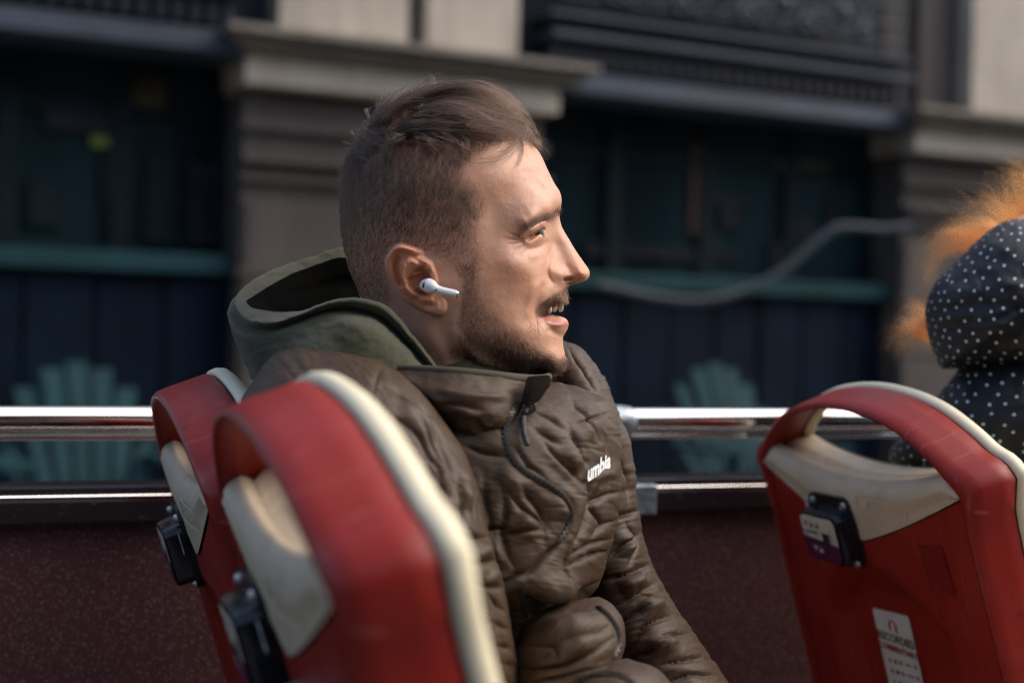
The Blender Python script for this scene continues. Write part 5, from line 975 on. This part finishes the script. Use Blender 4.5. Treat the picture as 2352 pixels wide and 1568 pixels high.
hoodie = loft('hood', [L_base, L_out, und, rim_o, L_cr, L_in], m_hood, man, 150, 420, True, 1.2, 21, HK, True)
m_hood_shade = simple('hood_inside_shade', (.0028, .0028, .0022), 1.0, var=.2, spec=.03, bump=.3, bscale=900)  # inside of the hood coloured near black to stand for its shade
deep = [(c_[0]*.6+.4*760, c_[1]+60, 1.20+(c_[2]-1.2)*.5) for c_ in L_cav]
loft('hood_inside', [L_in, [((a_[0]+b_[0])/2, (a_[1]+b_[1])/2, (a_[2]+b_[2])/2) for a_, b_ in zip(L_in, L_cav)], L_cav, deep], m_hood_shade, man, 40, 200, True, .6, 25, (), True)
# inner panel of the sweatshirt round the neck, and trousers below the frame
v, f = sweep([P(975, 850, 1.2), P(1000, 950, 1.2), P(1020, 1050, 1.2)], [.075, .085, .1], 40); mesh('sweatshirt', v, f, m_hood, man)
m_denim = simple('dark_denim', (.03, .034, .045), .85, bump=.4, bscale=700)
for zc in (1.12, 1.30):
    k0 = P(1120, 1720, zc); k0[2] = 2.79; kn = k0+np.array([.40, .02, .03]); ft = kn+np.array([-.02, 0, -.48]); v, f = sweep(crom([k0-np.array([.1, 0, 0]), k0, (k0+kn)/2, kn, kn+np.array([.01, 0, -.12]), ft], 40), np.interp(np.linspace(0, 1, 40), [0, .5, .7, 1], [.085, .08, .065, .05]), 20); mesh('trouser_leg', v, f, m_denim, man)

# ------------------------------------------------------------------ passenger in the polka-dot coat
g = NG('polka_dot_cotton'); tc = g.n('TexCoord'); sep = g.n('SeparateXYZ'); g.t.links.new(tc.outputs['UV'], sep.inputs[0]); sp_ = .0185
a_ = g.math('DIVIDE', sep.outputs[0], sp_); b_ = g.math('DIVIDE', sep.outputs[1], sp_*.62); row = g.math('FLOOR', b_); sh_ = g.math('MULTIPLY', g.math('MODULO', row, 2.0), .5); wn = g.n('TexWhiteNoise', _noise_dimensions='2D')
cx_ = g.math('FLOOR', g.math('ADD', a_, sh_)); cmb = g.n('CombineXYZ'); g.set(cmb.inputs[0], cx_); g.set(cmb.inputs[1], row); g.t.links.new(cmb.outputs[0], wn.inputs['Vector']); sw = g.n('SeparateColor'); g.t.links.new(wn.outputs['Color'], sw.inputs[0])
fx_ = g.math('SUBTRACT', g.math('FRACT', g.math('ADD', a_, sh_)), g.math('ADD', .5, g.math('MULTIPLY', g.math('SUBTRACT', sw.outputs[0]  , .5), .5))); fy_ = g.math('MULTIPLY', g.math('SUBTRACT', g.math('FRACT', b_), g.math('ADD', .5, g.math('MULTIPLY', g.math('SUBTRACT', sw.outputs[1]  , .5), .5))), .62)
rr_ = g.math('SQRT', g.math('ADD', g.math('MULTIPLY', fx_, fx_), g.math('MULTIPLY', fy_, fy_))); dot = g.math('LESS_THAN', rr_, .088); co = g.coord(); nz = g.noise(co, 30, 4)
g.base(g.mix(dot, g.mix(nz, (.0075, .0085, .012), (.014, .016, .022)), (.56, .66, .70)), .6, 0, .35); g.bump(g.math('ADD', nz, g.math('MULTIPLY', g.noise(co, 900, 2), .06)), .5, .004); m_dots = g.m
lady = empty('person', tuple(P(2350, 1500, 1.52))); tag(lady, 'person seen from behind in a hooded navy coat with white polka dots', 'person')
HO = np.array([(2352, 501), (2315, 506), (2282, 522), (2242, 555), (2199, 598), (2166, 628), (2146, 652), (2131, 684), (2124, 714), (2127, 746), (2135, 786), (2150, 822), (2163, 846), (2206, 846), (2280, 850), (2400, 860), (2500, 850), (2570, 800), (2600, 720), (2590, 640), (2540, 560), (2460, 510), (2400, 500)], float)
hc_ = np.array([2370., 700.]); oo = crom(HO, 500, True); aa = np.arctan2(oo[:, 1]-hc_[1], oo[:, 0]-hc_[0]); ro = np.hypot(oo[:, 0]-hc_[0], oo[:, 1]-hc_[1]); od = np.argsort(aa)
NA2, NR2 = 240, 90; th = np.linspace(-math.pi, math.pi, NA2, endpoint=False); R_ = np.interp(th, aa[od], ro[od], period=2*math.pi); s_ = np.sin(np.linspace(0, math.pi, NR2)[1:-1]); sgn = np.sign(np.cos(np.linspace(0, math.pi, NR2)[1:-1]))
U_ = hc_[0]+np.cos(th)[None]*R_[None]*s_[:, None]; V_ = hc_[1]+np.sin(th)[None]*R_[None]*s_[:, None]; Wd = .125*np.sqrt(np.clip(1-s_**2, 0, 1))[:, None]*sgn[:, None]*np.ones_like(U_)
wr = noise3(np.stack([U_/70, V_/45, Wd*8], -1))*.010+noise3(np.stack([U_/30, V_/22, Wd*15], -1))*.004
seam = np.exp(-(seg_dist(U_, V_, [(2330, 520), (2262, 590), (2252, 640), (2262, 690), (2290, 730)])[0]/5)**2)*.0025+np.exp(-(seg_dist(U_, V_, [(2352, 700), (2290, 735), (2230, 740)])[0]/9)**2)*.003
Z_ = 1.50-Wd-(wr-seam)*(sgn[:, None] > 0); pos = P(U_, V_, Z_).reshape(-1, 3); arc = np.arcsin(np.clip(s_, 0, 1))[:, None]*R_[None]/FPX*1.5*.95; uv = np.stack([(np.cos(th)[None]*arc).ravel(), (np.sin(th)[None]*arc).ravel()], 1)
mesh('coat_hood', pos, grid_faces(len(s_), NA2, wrap_m=True, flip=False), m_dots, lady, uv=uv)
COAT = [(2225, 800, 2540, 800, 1.52, .07), (2190, 868, 2600, 860, 1.525, .11), (2136, 930, 2660, 930, 1.53, .13), (2085, 985, 2700, 1000, 1.54, .14), (2042, 1042, 2720, 1080, 1.55, .14), (2056, 1092, 2720, 1140, 1.55, .14), (2075, 1200, 2720, 1240, 1.55, .14), (2110, 1400, 2720, 1440, 1.55, .14), (2150, 1600, 2720, 1640, 1.55, .14), (2180, 1750, 2720, 1750, 1.55, .13)]
cloth_tube('coat', COAT, m_dots, lady, 200, 240, [([(2050, 1060), (2090, 1075), (2150, 1060)], 10, -6), ([(2235, 850), (2220, 900), (2230, 960)], 12, 4), ([(2290, 880), (2280, 960), (2300, 1040)], 14, -4)], 2.4, (60, 50), 30, keep=False)
# copper hair blown out of the hood
HL = []
def tuft(pts, z0, z1, sp, n, curl=11, ln=(.35, 1.05)):
    base = crom(np.array(pts, float), 12); t = np.linspace(0, 1, 12)
    for k in range(n):
        o_ = RNG.normal(size=3)*sp*1.35; l_ = RNG.uniform(*ln); c_ = np.stack([np.interp(t*min(l_, 1), t, base[:, i]) for i in range(2)], 1)+o_[None, :2]*(.5+.6*t[:, None]); ph = RNG.uniform(0, 6.28); fq = RNG.uniform(5, 11); am = RNG.uniform(.3, 1)*curl*t
        c_ += np.stack([np.sin(ph+fq*t)*am, np.cos(ph*1.7+fq*t)*am], 1); HL.append(P(c_[:, 0], c_[:, 1], z0+(z1-z0)*t+o_[2]*.0006))
tuft([(2180, 800), (2130, 770), (2090, 745), (2060, 770), (2050, 800)], 1.62, 1.60, 10, 420); tuft([(2170, 760), (2125, 725), (2100, 700), (2075, 720)], 1.62, 1.6, 9, 260); tuft([(2150, 720), (2110, 760), (2075, 790), (2065, 815)], 1.60, 1.6, 8, 220)
tuft([(2300, 560), (2240, 545), (2180, 540), (2140, 570), (2120, 620)], 1.63, 1.62, 11, 420); tuft([(2320, 540), (2270, 520), (2215, 522), (2165, 550)], 1.62, 1.62, 10, 360); tuft([(2240, 570), (2180, 570), (2140, 600), (2125, 650), (2110, 690)], 1.62, 1.61, 9, 160)
tuft([(2370, 540), (2345, 480), (2330, 430), (2340, 390)], 1.58, 1.56, 16, 420, 9); tuft([(2350, 540), (2310, 490), (2275, 460), (2245, 450)], 1.6, 1.58, 12, 260, 8); tuft([(2390, 530), (2375, 460), (2360, 410), (2310, 395)], 1.58, 1.55, 16, 360, 9); tuft([(2340, 520), (2290, 500), (2230, 495), (2190, 480)], 1.6, 1.6, 14, 90, 10)
strands('hair', HL, .00005, m_hair2, lady)
v, f = sphere(P(2400, 700, 1.5), .085, 30, 20, (1, 1, 1.15)); mesh('body', v, f, m_skin, lady)
